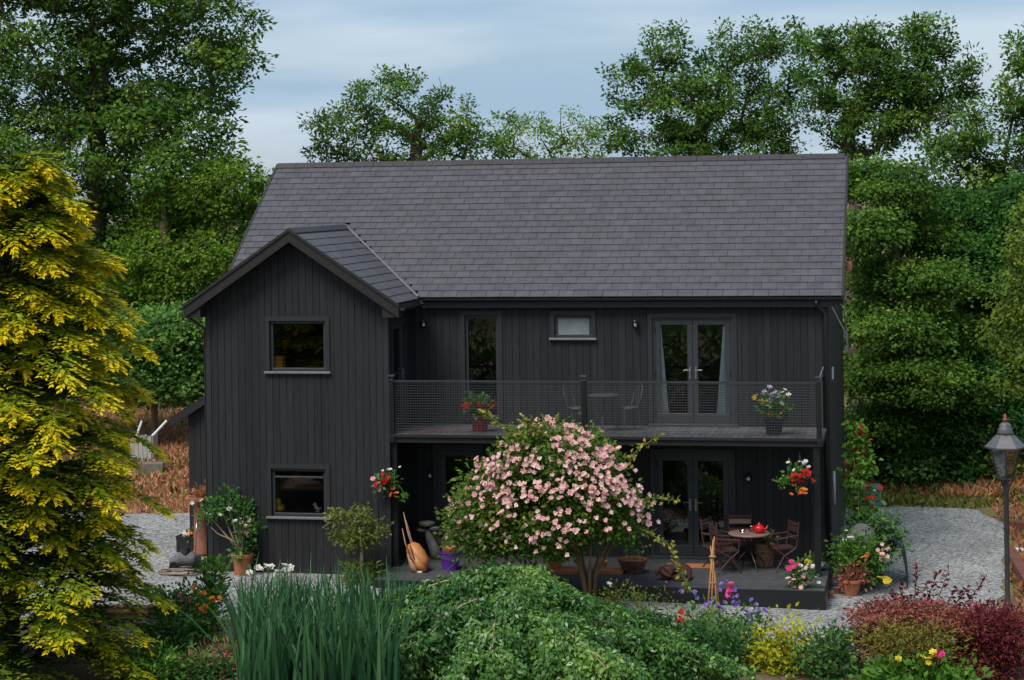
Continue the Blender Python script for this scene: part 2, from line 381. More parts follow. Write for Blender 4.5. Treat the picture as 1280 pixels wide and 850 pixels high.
# gravel: grey chippings
m = bpy.data.materials.new('gravel'); nt, n, l, b = nodes_of(m); MATS['gravel'] = m
geo = n.new('ShaderNodeNewGeometry')
vo = n.new('ShaderNodeTexVoronoi'); vo.inputs['Scale'].default_value = 24; l.new(geo.outputs['Position'], vo.inputs['Vector'])
no = n.new('ShaderNodeTexNoise'); no.inputs['Scale'].default_value = .8; no.inputs['Detail'].default_value = 6; l.new(geo.outputs['Position'], no.inputs['Vector'])
sp = n.new('ShaderNodeSeparateColor'); l.new(vo.outputs['Color'], sp.inputs[0])
r1 = n.new('ShaderNodeValToRGB'); r1.color_ramp.elements[0].color = (.095, .097, .096, 1); r1.color_ramp.elements[1].color = (.46, .46, .45, 1); l.new(sp.outputs[0], r1.inputs[0])
r2 = n.new('ShaderNodeValToRGB'); r2.color_ramp.elements[0].position = .3; r2.color_ramp.elements[1].position = .72
r2.color_ramp.elements[0].color = (.72, .72, .71, 1); r2.color_ramp.elements[1].color = (1.1, 1.1, 1.1, 1); l.new(no.outputs['Fac'], r2.inputs[0])
mu = n.new('ShaderNodeMixRGB'); mu.blend_type = 'MULTIPLY'; mu.inputs[0].default_value = 1; l.new(r1.outputs[0], mu.inputs[1]); l.new(r2.outputs[0], mu.inputs[2])
l.new(mu.outputs[0], b.inputs['Base Color']); b.inputs['Roughness'].default_value = .9
bp = n.new('ShaderNodeBump'); bp.inputs['Distance'].default_value = .025; bp.inputs['Strength'].default_value = .9; l.new(vo.outputs['Distance'], bp.inputs['Height']); l.new(bp.outputs[0], b.inputs['Normal'])
edge = [atG(px, py)[:2] for px, py in ((1090, 622), (1140, 624), (1185, 629), (1225, 638), (1252, 652), (1262, 672), (1258, 700), (1250, 735), (1246, 775), (1243, 830))]
left = [atG(px, py)[:2] for px, py in ((236, 640), (205, 641), (160, 642), (110, 640), (40, 644), (-60, 646))]
poly = [tuple(q) for q in edge] + [(4, -9.5), (-26, -9.5)] + [tuple(q) for q in left[::-1]] + [(-9, 9.3)]
rr = random.Random(3); fine = []
for i in range(len(poly)):                                   # ragged edge
    a, c = Vector(poly[i]), Vector(poly[(i + 1) % len(poly)]); k = max(1, int((c - a).length / .35))
    for s in range(k): q = a + (c - a) * (s / k); fine.append((q.x + rr.gauss(0, .06), q.y + rr.gauss(0, .06)))
bm = bmesh.new(); f = bm.faces.new([bm.verts.new((x, y, G)) for x, y in fine]); 
for X in (0, -8.5): bmesh.ops.bisect_plane(bm, geom=bm.verts[:] + bm.edges[:] + bm.faces[:], dist=1e-5, plane_co=(X, 0, 0), plane_no=(1, 0, 0))
for v in bm.verts: v.co.z = float(gz(v.co.x))
bmesh.ops.triangulate(bm, faces=bm.faces[:])
me = bpy.data.meshes.new('gravel_drive'); bm.to_mesh(me); bm.free(); me.materials.append(m)
if me.polygons[0].normal.z < 0: me.flip_normals()
structure(link(bpy.data.objects.new('gravel_drive', me)))
# planting bed in front of the gravel
mat('mulch', (.05, .028, .018), .95, col2=(.22, .13, .085), scale=(22, 22, 22), bump=.8)
bx = np.linspace(-18, 6.5, 70); by = np.linspace(-18, -6.3, 36); BX, BY = np.meshgrid(bx, by)
BY = BY + (BY + 18) / 11.7 * (.25 * np.sin(BX * .9) + .15 * np.sin(BX * 2.3))
BZ = gz(BX) + .004 + .10 * np.clip((-6.4 - BY) / .8, 0, 1) + .02 * np.sin(BX * 5) * np.sin(BY * 4); ii = np.arange(BX.size).reshape(BX.shape)
structure(np_mesh('garden_bed', np.stack([BX, BY, BZ], 2).reshape(-1, 3), np.stack([ii[:-1, :-1], ii[:-1, 1:], ii[1:, 1:], ii[1:, :-1]], 2).reshape(-1, 4), 'mulch', None, None, True))

# ------------------------------------------------------------------ house
L, XG, GD, PD, YR, ZR, EV, ZE, OV, GA, GR, ZB, HD = 12.326, 8.556, 1.703, 2.937, 3.976, 8.11, .2215, 5.27, .296, .371, 6.713, 2.648, 7.947
TP = (ZR - ZE) / (YR + EV); PITCH = math.atan(TP); MID = -(L + XG) / 2; HW = (GR - ZE) / TP
def mainz(y): return ZE + (y + EV) * TP
def gabz(x): return GR - abs(x - MID) * TP
house = thing('house', 'black timber-clad two-storey house with slate roof, front gable and balcony', 'house')
WT = .02                                       # board thickness; boards stand on the wall core
def px_rect(x0, y0, x1, y1, Y):
    a = atY(x0, y0, Y); c = atY(x1, y1, Y); return (a[0], c[0], c[2], a[2])     # X0 X1 Z0 Z1
def core(x0, x1, z0, z1, y0, y1, ops):
    mb = MB(); xs = sorted({x0, x1, *[v for o in ops for v in o[:2]]}); zs = sorted({z0, z1, *[v for o in ops for v in o[2:]]})
    for i in range(len(xs) - 1):
        for j in range(len(zs) - 1):
            cx, cz = (xs[i] + xs[i + 1]) / 2, (zs[j] + zs[j + 1]) / 2
            if not any(o[0] < cx < o[1] and o[2] < cz < o[3] for o in ops): mb.box(xs[i], xs[i + 1], y0, y1, zs[j], zs[j + 1])
    return mb
unit_board = MB().box(-.5, .5, -.5, .5, -.5, .5).mesh('board', 'cladding')
def board(parent, x0, x1, y0, y1, z0, z1):
    o = bpy.data.objects.new('board', unit_board); o.location = ((x0 + x1) / 2, (y0 + y1) / 2, (z0 + z1) / 2); o.scale = (x1 - x0, y1 - y0, z1 - z0)
    return link(o, parent)
def clad(parent, x0, x1, z0, ztop, y, ops, pitch=.1455, gap=.008):
    """vertical boards on a wall that faces -Y; ztop is a function of x"""
    n = round((x1 - x0) / pitch); p = (x1 - x0) / n; r = random.Random(int(abs(x0) * 100))
    for i in range(n):
        a, c = x0 + i * p + gap / 2, x0 + (i + 1) * p - gap / 2; cuts = sorted({a, c, *[v for o in ops for v in o[:2] if a < v < c]})
        th = WT + r.uniform(-.0035, .0035)
        for s in range(len(cuts) - 1):
            u, v = cuts[s], cuts[s + 1]; mxx = (u + v) / 2
            if v - u < .015: continue
            za = ztop(u); zb_ = ztop(v); spans = [(z0, None)]
            for o in sorted([o for o in ops if o[0] < mxx < o[1]], key=lambda o: o[2]):
                lo, _ = spans.pop(); 
                if o[2] - lo > .02: spans.append((lo, o[2]))
                spans.append((o[3], None))
            for lo, hi in spans:
                if hi is None:
                    if min(za, zb_) - lo < .02: continue
                    if abs(za - zb_) < 1e-4: board(parent, u, v, y - th, y - .001, lo, za)
                    else: MB().prism([(u, lo), (v, lo), (v, zb_), (u, za)], 1, y - th, y - .001).build('board', 'cladding', parent)
                else: board(parent, u, v, y - th, y - .001, lo, hi)

GY = -GD                                       # gable front plane
ops_g = [px_rect(337, 401, 408, 464, GY), px_rect(339.5, 585, 408.5, 646, GY)]
main_tall = px_rect(581, 394, 624.5, 523, 0); main_small = px_rect(693, 394, 740, 422, 0)
main_french = px_rect(815, 396.5, 917.5, 531, 0); low_french = px_rect(818, 566, 915, 703, 0); low_door = px_rect(547, 560, 601, 696, 0)
main_french = (main_french[0], main_french[1], ZB + .03, main_french[3]); low_french = (low_french[0], low_french[1], .03, low_french[3]); low_door = (low_door[0], low_door[1], .03, low_door[3])
ops_m = [main_tall, main_small, main_french, low_french, low_door]
WZ = 5.10
w = core(-XG, -.002, G, WZ, .0, .22, ops_m).build('main_wall', 'wall_core', house)
clad(w, -XG + .14, -.10, -.02, lambda x: WZ - .04, 0, ops_m)
wg_mb = core(-L, -XG, G, 5.0, GY, GY + .2, ops_g)
wg_mb.prism([(-L, 5.0), (-XG, 5.0), (-XG, gabz(-XG) - .14), (MID, GR - .14), (-L, gabz(-L) - .14)], 1, GY, GY + .2)
wg = wg_mb.build('gable_wall', 'wall_core', house)
clad(wg, -L + .09, -XG - .09, G + .08, lambda x: gabz(x) - .15, GY, ops_g)
# corner boards of gable and main wall
for x0, x1, y0, y1, z1 in ((-L - .022, -L + .085, GY - .03, GY - .001, gabz(-L) - .16), (-XG - .085, -XG + .022, GY - .03, GY - .001, gabz(-XG) - .16), (-.095, .022, -.03, -.001, WZ - .03)):
    MB().box(x0, x1, y0, y1, G + .06, z1).build('corner_board', 'trim', house)
# gable's right return wall with a glazed door, gable's left wall, right end wall, back wall
sd_y0, sd_y1 = -1.42, -.42
ws = MB()
ws.box(-XG - .2, -XG, GY + .2, sd_y0, G, WZ).box(-XG - .2, -XG, sd_y1, 0, G, WZ).box(-XG - .2, -XG, sd_y0, sd_y1, G, ZB + .04).box(-XG - .2, -XG, sd_y0, sd_y1, ZB + 2.14, WZ)
ws = ws.build('return_wall', 'wall_core', house)
def side_board(parent, X, s, y0, y1, z0, z1):
    a, c = (X + .001, X + WT) if s > 0 else (X - WT, X - .001); board(parent, a, c, y0 + .004, y1 - .004, z0, z1)
y = GY + .03
while y < -.03:
    y2 = min(y + .145, -.03)
    if y2 > sd_y0 and y < sd_y1: side_board(ws, -XG, 1, y, y2, ZB + 2.16, WZ - .04); side_board(ws, -XG, 1, y, y2, -.02, ZB - .2)
    else: side_board(ws, -XG, 1, y, y2, -.02, WZ - .04)
    y = y2
wr = MB().prism([(0, G), (HD, G), (HD, WZ), (YR, ZR - .22), (0, WZ)], 0, -.2, 0).build('end_wall', 'wall_core', house)
k = 0; y = .03
while y < HD - .05:
    y2 = min(y + .22, HD); zt = min(mainz((y + y2) / 2 if (y + y2) / 2 < YR else 2 * YR - (y + y2) / 2) - .25, 99); side_board(wr, 0, 1, y, y2, G + .06, zt); y = y2
wl_ = MB().prism([(GY + .2, G), (HD, G), (HD, WZ), (YR, ZR - .22), (0, WZ), (GY + .2, WZ)], 0, -L, -L + .2).build('end_wall', 'wall_core', house)
y = GY + .03
while y < HD - .05:
    y2 = min(y + .30, HD); yy = max(0, (y + y2) / 2); yy = yy if yy < YR else 2 * YR - yy; side_board(wl_, -L, -1, y, y2, G + .06, min(mainz(yy) - .25, 5.3 if y < 0.4 else 99)); y = y2
MB().box(-L + .2, -.2, HD - .2, HD, G, WZ).build('back_wall', 'wall_core', house)
# floors and inner partitions (seen dimly through the panes)
fl = MB(); fl.box(-L + .2, -.2, .22, HD - .2, ZB - .25, ZB - .02); fl.box(-L + .2, -XG - .2, GY + .2, .22, ZB - .25, ZB - .02); fl.box(-L + .2, -.2, .22, HD - .2, -.2, -.02); fl.box(-L + .2, -XG - .2, GY + .2, .22, -.2, -.02)
fl.box(-L + .2, -.2, .22, HD - .2, WZ, WZ + .05).box(-L + .2, -XG - .2, GY + .2, .22, WZ - .05, WZ)
fl.build('inner_floor', 'room', house)
pt = MB(); pt.box(-XG - .2, -XG - .1, .3, HD - .25, 0, WZ - .1); pt.box(-5.2, -5.1, .3, HD - .25, 0, WZ - .1); pt.box(-XG, -.25, 4.2, 4.3, 0, WZ - .1); pt.box(-L + .3, -XG - .3, 3.0, 3.1, 0, WZ - .1)
pt.build('inner_partition', 'room', house)

def window(rect, Y, trim=.085, sill=True, vent=False, glass='glass', fw=.06, split=None):
    x0, x1, z0, z1 = rect
    o = MB(); yo, yi = Y - .048, Y - .001           # surround on the boards
    o.box(x0 - trim, x1 + trim, yo, yi, z1, z1 + trim).box(x0 - trim, x0, yo, yi, z0, z1).box(x1, x1 + trim, yo, yi, z0, z1)
    if not sill: o.box(x0 - trim, x1 + trim, yo, yi, z0 - trim * .5, z0)
    w = o.build('window', 'trim', house)
    f = MB(); a, c = Y + .02, Y + .09
    f.box(x0 + .002, x1 - .002, a, c, z1 - fw, z1 - .002).box(x0 + .002, x1 - .002, a, c, z0 + .002, z0 + fw).box(x0 + .002, x0 + fw, a, c, z0 + fw, z1 - fw).box(x1 - fw, x1 - .002, a, c, z0 + fw, z1 - fw)
    if vent: f.box(x0 + fw, x1 - fw, a - .012, c, z1 - fw - .14, z1 - fw - .1)
    fo = f.build('frame', 'frame_grey', w, bevel=.006)
    MB().box(x0 + fw - .003, x1 - fw + .003, Y + .05, Y + .058, z0 + fw - .003, z1 - fw + .003).build('pane', glass, w)
    if sill: MB().box(x0 - trim - .02, x1 + trim + .02, Y - .10, Y + .019, z0 - .045, z0 - .002).build('sill', 'sill', w, bevel=.006)
    return w
window(ops_g[0], GY); window(ops_g[1], GY, vent=True)
window(main_tall, 0, sill=False); window(main_small, 0, glass='frosted')
def handle(mb, x, y, z, s):
    mb.box(x - .018, x + .018, y - .018, y, z - .12, z + .12); mb.tube([(x, y - .018, z + .05), (x, y - .055, z + .05), (x + s * .03, y - .06, z + .05), (x + s * .13, y - .055, z + .05)], .011, 6)
def door_leaf(door, x0, x1, z0, z1, Y, hx=None, hs=1):
    fw, bot = .105, .2; f = MB(); a, c = Y + .015, Y + .08
    f.box(x0, x1, a, c, z1 - fw, z1).box(x0, x1, a, c, z0, z0 + bot).box(x0, x0 + fw, a, c, z0 + bot, z1 - fw).box(x1 - fw, x1, a, c, z0 + bot, z1 - fw)
    f.build('leaf_frame', 'frame_grey', door, bevel=.006)
    MB().box(x0 + fw - .003, x1 - fw + .003, Y + .045, Y + .053, z0 + bot - .003, z1 - fw + .003).build('pane', 'glass', door)
    if hx is not None:
        h = MB(); handle(h, hx, a, z0 + 1.02, hs); h.build('handle', 'steel', door)
        ex = x0 if hs < 0 else x1
        for zz in (z0 + .2, z0 + 1., z1 - .2): MB().box(ex - .014, ex + .014, a - .012, a - .0005, zz - .06, zz + .06).build('hinge', 'plastic_black', door)
def french(rect, name='french_door', double=True):
    x0, x1, z0, z1 = rect; o = MB(); t = .085; yo, yi = -.046, -.001
    o.box(x0 - t, x1 + t, yo, yi, z1, z1 + t).box(x0 - t, x0, yo, yi, z0, z1).box(x1, x1 + t, yo, yi, z0, z1)
    d = o.build(name, 'trim', house); j = MB(); a, c = .005, .1
    j.box(x0 + .001, x1 - .001, a, c, z1 - .05, z1 - .001).box(x0 + .001, x0 + .05, a, c, z0, z1 - .05).box(x1 - .05, x1 - .001, a, c, z0, z1 - .05); j.build('jamb', 'frame_grey', d)
    MB().box(x0 - .1, x1 + .1, -.12, .1, z0 - .029, z0 + .022).build('threshold', 'frame_grey', d, bevel=.005)
    if double:
        mdl = (x0 + x1) / 2; door_leaf(d, x0 + .053, mdl - .003, z0 + .025, z1 - .053, 0, mdl - .058, -1); door_leaf(d, mdl + .003, x1 - .053, z0 + .025, z1 - .053, 0, mdl + .058, 1)
    else: door_leaf(d, x0 + .053, x1 - .053, z0 + .025, z1 - .053, 0, x1 - .1, -1)
    return d
french(main_french); french(low_french); french(low_door, 'glazed_door', False)
# glazed door in the return wall, facing the balcony
d = MB(); X = -XG
d.box(X + .001, X + .045, sd_y0 - .08, sd_y1 + .08, ZB + 2.14, ZB + 2.22).box(X + .001, X + .045, sd_y0 - .08, sd_y0, ZB, ZB + 2.14).box(X + .001, X + .045, sd_y1, sd_y1 + .08, ZB, ZB + 2.14)
d = d.build('glazed_door', 'trim', house)
f = MB(); f.box(X - .08, X - .015, sd_y0, sd_y1, ZB + 2.03, ZB + 2.139).box(X - .08, X - .015, sd_y0, sd_y1, ZB + .04, ZB + .25).box(X - .08, X - .015, sd_y0, sd_y0 + .12, ZB + .25, ZB + 2.03).box(X - .08, X - .015, sd_y1 - .12, sd_y1, ZB + .25, ZB + 2.03); f.build('leaf_frame', 'frame_grey', d, bevel=.006)
MB().box(X - .053, X - .045, sd_y0 + .118, sd_y1 - .118, ZB + .248, ZB + 2.032).build('pane', 'glass', d)
h = MB(); h.box(X - .015, X + .005, sd_y1 - .08, sd_y1 - .04, ZB + .95, ZB + 1.2); h.tube([(X + .005, sd_y1 - .06, ZB + 1.1), (X + .05, sd_y1 - .06, ZB + 1.1), (X + .055, sd_y1 - .1, ZB + 1.1), (X + .05, sd_y1 - .2, ZB + 1.1)], .012, 6); h.build('handle', 'steel', d)

# ---- roof: slab, slates, ridge tiles, verges
rs = MB(); dz = .05
x0r, x1r = -L - OV + .03, OV - .03
rs.prism([(-EV + .03, mainz(-EV + .03) - dz), (YR, ZR - dz), (YR, ZR - dz - .16), (-EV + .03, mainz(-EV + .03) - dz - .14)], 0, x0r, x1r)
rs.prism([(YR, ZR - dz), (2 * YR + EV, ZE - dz), (2 * YR + EV, ZE - dz - .14), (YR, ZR - dz - .16)], 0, -L - .1, .03)
roof = rs.build('roof', 'ridge', house)
EXP, SW, SL = .2255, .302, .40
slate_me = MB(); 
def slate_geo(mb, u0, u1, v0=0., v1=SL, uu0=None, uu1=None, j=0.):
    """u along the course, v up the slope; uu0/uu1 are the upper corners"""
    uu0 = u0 if uu0 is None else uu0; uu1 = u1 if uu1 is None else uu1
    lo0, lo1, hi0, hi1 = .009 + j, .026 + j, -.007, .003
    mb.add([(u0, v0, lo0), (u1, v0, lo0), (uu1, v1, hi0), (uu0, v1, hi0), (u0, v0, lo1), (u1, v0, lo1), (uu1, v1, hi1), (uu0, v1, hi1)],
           [(0, 3, 2, 1), (4, 5, 6, 7), (0, 1, 5, 4), (1, 2, 6, 5), (2, 3, 7, 6), (3, 0, 4, 7)])
slate_geo(slate_me, .004, SW - .004); slate_me = slate_me.mesh('slate', 'slate')
field = MB(); ftint = []
rowsN = int(((YR + EV) / math.cos(PITCH)) / EXP) + 1; nsl = 0; r = random.Random(11); cand = []
slope_len = (YR + EV) / math.cos(PITCH)
base_m = Matrix.Translation((0, -EV, ZE - .012)) @ Matrix.Rotation(PITCH, 4, 'X')
def emit(mb, M, j0, tints):
    mb.v[j0:] = [tuple(M @ Vector(v)) for v in mb.v[j0:]]; tints += [r.random()] * 6
for row in range(rowsN):
    v = row * EXP; v1 = min(SL, slope_len - v - .02)
    if v1 < .1: continue
    z = ZE + v * math.sin(PITCH); x = -L - OV + (SW / 2 if row % 2 else 0) - SW
    zt = ZE + (v + v1) * math.sin(PITCH)
    while x < OV:
        a, c = max(x + .004, -L - OV), min(x + SW - .004, OV); x += SW
        if c - a < .03: continue
        ua, uc = a, c
        if z < GR - .02:                                       # valley of the front gable
            B = lambda zz: max(0., GR - zz) / TP + .02; zx = ZE + (v + EXP) * math.sin(PITCH)
            if a < MID + B(z) and c > MID - B(z):
                if (a + c) / 2 < MID:
                    if a >= MID - B(zx): continue
                    uc = max(min(c, MID - B(zt)), a + .004); c = max(min(c, MID - B(z)), a + .004)
                else:
                    if c <= MID + B(zx): continue
                    ua = min(max(a, MID + B(zt)), c - .004); a = min(max(a, MID + B(z)), c - .004)
        full = abs((c - a) - (SW - .008)) < 1e-4 and v1 == SL and ua == a and uc == c
        if full and nsl < 300 and x > MID + 1.2:
            o = bpy.data.objects.new('slate', slate_me); o.matrix_world = base_m @ Matrix.Translation((a - .004, v, r.uniform(-.001, .0025))) @ Matrix.Rotation(r.gauss(0, .004), 4, 'Z')
            o.parent = roof; COL.objects.link(o); nsl += 1
        else:
            j0 = len(field.v); slate_geo(field, a, c, 0, v1, ua, uc, r.uniform(-.001, .0025)); emit(field, base_m @ Matrix.Translation((0, v, 0)), j0, ftint)
# gable roof slopes
gy0 = GY - GA
for s in (1, -1):
    # local frame: u along +Y, v up the slope towards the gable ridge
    ang = PITCH
    M0 = Matrix(((0, -s * math.cos(ang), s * math.sin(ang), MID + s * (HW + .03)), (1, 0, 0, 0), (0, math.sin(ang), math.cos(ang), ZE - .03 * TP - .012), (0, 0, 0, 1)))
    for row in range(int((HW + .03) / math.cos(ang) / EXP) + 1):
        v = row * EXP; v1 = min(SL, (HW + .03) / math.cos(ang) - v - .01)
        if v1 < .08: continue
        z = ZE - .03 * TP + v * math.sin(ang); zt = z + v1 * math.sin(ang)
        ye = (z - ZE) / TP - EV + .02; yet = (zt - ZE) / TP - EV + .02; yv = gy0 + (SW / 2 if row % 2 else 0) - SW
        while yv < ye:
            a, c = max(yv + .003, gy0), min(yv + SW - .003, ye); yv += SW
            if c - a < .03: continue
            cc = min(yv - .003, yet) if c == ye else c
            j0 = len(field.v); slate_geo(field, a, c, 0, v1, a, max(cc, a + .01), r.uniform(-.001, .002)); emit(field, M0 @ Matrix.Translation((0, v, 0)), j0, ftint)
sf = field.build('slates', 'slate', roof); sf['kind'] = 'stuff'
at = sf.data.attributes.new('tint', 'FLOAT', 'FACE'); at.data.foreach_set('value', np.array(ftint, np.float32))
# gable roof slab: two slopes running back into the main roof
gs = MB()
for s in (1, -1):
    xe = MID + s * (HW + .02); ze = gabz(xe) - .05
    top = [(MID, gy0 + .03, GR - .05), (xe, gy0 + .03, ze), (xe, (ze - ZE) / TP - EV + .4, ze), (MID, (GR - ZE) / TP - EV + .3, GR - .05)]
    gs.add(top + [(p[0], p[1], p[2] - .13) for p in top], [(0, 1, 2, 3), (7, 6, 5, 4), (0, 4, 5, 1), (1, 5, 6, 2), (2, 6, 7, 3), (3, 7, 4, 0)])
gs.build('gable_roof', 'ridge', house)
rt = MB()
def ridge_tile(a, c):
    mb = MB(); y, z = YR, ZR + .012
    mb.prism([(y - .14, z - .14 * TP + .012), (y - .02, z + .03), (y + .02, z + .03), (y + .14, z - .14 * TP + .012), (y + .13, z - .14 * TP - .01), (y, z + .005), (y - .13, z - .14 * TP - .01)], 0, a, c)
    return mb
tile_me = ridge_tile(0, .452).mesh('ridge_tile', 'ridge'); x = -L - OV
while x < OV - .1:
    o = bpy.data.objects.new('ridge_tile', tile_me); o.location = (x, 0, r.uniform(-.003, .004)); link(o, roof); x += .46
gt = MB(); y = gy0
tile2 = MB().prism([(-.13, -.13 * TP + .03), (-.02, .04), (.02, .04), (.13, -.13 * TP + .03), (.12, -.13 * TP + .008), (0, .012), (-.12, -.13 * TP + .008)], 1, 0, .44).mesh('ridge_tile', 'ridge')
yend = (GR - ZE) / TP - EV
while y < yend - .1:
    o = bpy.data.objects.new('ridge_tile', tile2); o.location = (MID, y, GR + .004); o.scale = (1, min(1, (yend + .1 - y) / .44), 1); link(o, roof); y += .445
# lead valleys
va = MB()
for s in (1, -1):
    p0 = Vector((MID + s * (HW + .02), -EV - .02, ZE + .012)); p1 = Vector((MID, yend, GR + .03))
    va.tube([p0, p1], .034, 5)
va.build('valley_lead', 'lead', roof)
# verges: dark capping along each gable edge of the main roof
for X in (-L - OV, OV):
    a, c = X - .035, X + .012
    if X > 0: a, c = X - .012, X + .035
    MB().prism([(-EV - .01, ZE + .016), (YR, ZR + .03), (YR, ZR - .16), (-EV - .01, ZE - .17)], 0, a, c).build('verge', 'barge', roof)
# bargeboards of the front gable
for s in (-1, 1):
    xe = MID + s * (HW + .09); ze = gabz(xe); dpt = .25
    MB().prism([(MID, GR + .012), (MID, GR - dpt + .012), (xe, ze - dpt + .012), (xe, ze + .012)], 1, gy0 - .045, gy0 - .004).build('bargeboard', 'barge', house)
    bo = MB().prism([(MID, GR + .035), (MID, GR - .03), (xe + s * .01, ze - .035), (xe + s * .01, ze + .032)], 1, gy0 - .072, gy0 - .0455); bo.build('verge_trim', 'barge', house)
    # boxed end and soffit
    MB().prism([(xe - s * .012, ze - .235), (xe - s * .012, ze - .10), (xe - s * .34, ze - .02), (xe - s * .34, ze - .235)], 1, gy0, GY - .032).build('soffit_box', 'barge', house)
    sx = MB(); sx.prism([(MID + s * .02, GR - .16 - .02 * TP), (MID + s * .02, GR - .185 - .02 * TP), (xe - s * .36, gabz(xe - s * .36) - .21), (xe - s * .36, gabz(xe - s * .36) - .185)], 1, gy0 + .002, GY - .0325); sx.build('soffit', 'barge', house)
# eaves of the main front: soffit, fascia, gutter, downpipe
MB().box(-XG + .05, OV - .05, -EV + .055, -.0225, ZE - .2, ZE - .18).build('soffit', 'barge', house)
MB().box(MID + HW + .1, OV - .04, -EV + .02, -EV + .05, ZE - .215, ZE - .03).build('fascia', 'trim', house)
def gutter(pts_x, y, z, name='gutter', ax=0):
    p = [(y + .058 * math.cos(a), z + .058 * math.sin(a)) for a in np.linspace(math.pi, 2 * math.pi, 9)]; q = [(y + .05 * math.cos(a), z + .05 * math.sin(a)) for a in np.linspace(2 * math.pi, math.pi, 9)]
    return MB().prism(p + q, ax, *pts_x).build(name, 'plastic_black', house)
gutter((MID + HW + .12, OV + .01), -EV - .045, ZE - .035)
gutter((gy0 + .05, -.1), MID - HW - .14, ZE - .11, ax=1)
gutter((gy0 + .05, -EV - .12), MID + HW + .14, ZE - .11, ax=1)
dp = atY(1031.5, 420, -.1); xp = dp[0]
MB().tube([(xp - .16, -EV - .045, ZE - .09), (xp - .16, -EV - .045, ZE - .15), (xp - .02, -.09, ZE - .34), (xp, -.09, ZE - .42), (xp, -.09, G + .02)], .038, 8).build('downpipe', 'plastic_black', house, True)
MB().tube([(MID - HW - .14, gy0 + .16, ZE - .16), (MID - HW - .14, gy0 + .16, ZE - .24), (-L - .05, GY + .05, ZE - .55), (-L - .05, GY + .05, G + .02)], .036, 8).build('downpipe', 'plastic_black', house, True)
# fittings on the end wall
ft = MB(); ft.tube([(.03, 1.4, 4.95), (.30, 1.5, 4.4), (.33, 1.5, 4.15)], .016, 5); ft.tube([(.03, 3.0, 5.1), (.22, 3.0, 4.8), (.26, 3.0, 4.3)], .016, 5); ft.box(.27, .35, 1.44, 1.56, 4.02, 4.16); ft.box(.22, .30, 2.94, 3.06, 4.18, 4.31); ft.build('bracket', 'steel', house)
MB().box(.021, .05, 1.1, 1.35, 3.50, 3.74).build('vent_grille', 'white_paint', house); 
MB().tube([(.04, .9, .98), (.04, .9, 1.66)], .03, 8).build('waste_pipe', 'white_paint', house, True)
MB().box(OV + .036, OV + .16, 1.0, 1.2, 5.72, 5.9).build('flue_terminal', 'terracotta_dark', house)

# ---- balcony
BX0, BX1, BY = -XG + .03, -.06, -GD + .015
bc = MB()
bc.box(BX0, BX1, BY, BY + .045, ZB - .17, ZB - .03).box(BX1 - .045, BX1, BY + .045, -.025, ZB - .17, ZB - .03)
bc.box(BX0, BX1 - .045, BY + .045, -.025, ZB - .06, ZB - .035)
x = BX0 + .3
while x < BX1 - .2: bc.box(x, x + .05, BY + .045, -.026, ZB - .168, ZB - .0605); x += .55
balcony = bc.build('balcony', 'barge', house)
n = round((BX1 - BX0) / .125); p = (BX1 - BX0 + .04) / n
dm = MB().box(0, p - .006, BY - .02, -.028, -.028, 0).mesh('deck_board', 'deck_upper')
for i in range(n): o = bpy.data.objects.new('deck_board', dm); o.location = (BX0 - .02 + i * p, 0, ZB + random.uniform(-.0015, .0015)); link(o, balcony)
MB().box(BX0, BX1 + .02, BY - .045, BY - .0205, ZB - .06, ZB - .005).build('edge_trim', 'barge', balcony)
RH = 1.06
px_mid = atY(730, 520, BY)[0]
for x in (BX0 + .035, px_mid, BX1 - .055):
    MB().box(x - .05, x + .05, BY - .044, BY + .056, ZB - .168 if x != px_mid else ZB, ZB + RH + .02).build('post', 'plastic_black', balcony, bevel=.006)
    MB().box(x - .062, x + .062, BY - .056, BY + .068, ZB + RH + .08, ZB + RH + .11).box(x - .02, x + .02, BY - .014, BY + .026, ZB + RH + .02, ZB + RH + .08).build('post_cap', 'wire_grey', balcony)
hr = MB(); hr.box(BX0 + .085, BX1 - .105, BY - .012, BY + .028, ZB + RH - .035, ZB + RH + .003); hr.box(BX1 - .075, BX1 - .035, BY + .056, -.025, ZB + RH - .035, ZB + RH + .003)
hr.build('handrail', 'frame_grey', balcony)
MB().tube([(BX1 - .055, BY + .03, ZB + RH + .05), (BX1 + .02, BY + .3, ZB + RH + .26)], .012, 5).build('stay', 'steel', balcony)
wm = MB(); z = ZB + .05
while z < ZB + RH - .05: wm.box(BX0 + .085, BX1 - .105, BY + .004, BY + .0085, z, z + .008); wm.box(BX1 - .058, BX1 - .053, BY + .056, -.025, z, z + .008); z += .05
x = BX0 + .11
while x < BX1 - .11: wm.box(x, x + .004, BY + .009, BY + .0125, ZB + .02, ZB + RH - .036); x += .05
y = BY + .08
while y < -.05: wm.box(BX1 - .063, BX1 - .059, y, y + .004, ZB + .02, ZB + RH - .036); y += .05
wm.build('wire_mesh', 'mesh_wire', balcony)
# posts that carry the balcony, standing on the patio
for x in (BX0 + .05, BX1 - .12):
    MB().box(x - .06, x + .06, BY + .05, BY + .17, .002, ZB - .172).build('support_post', 'plastic_black', house, bevel=.006)

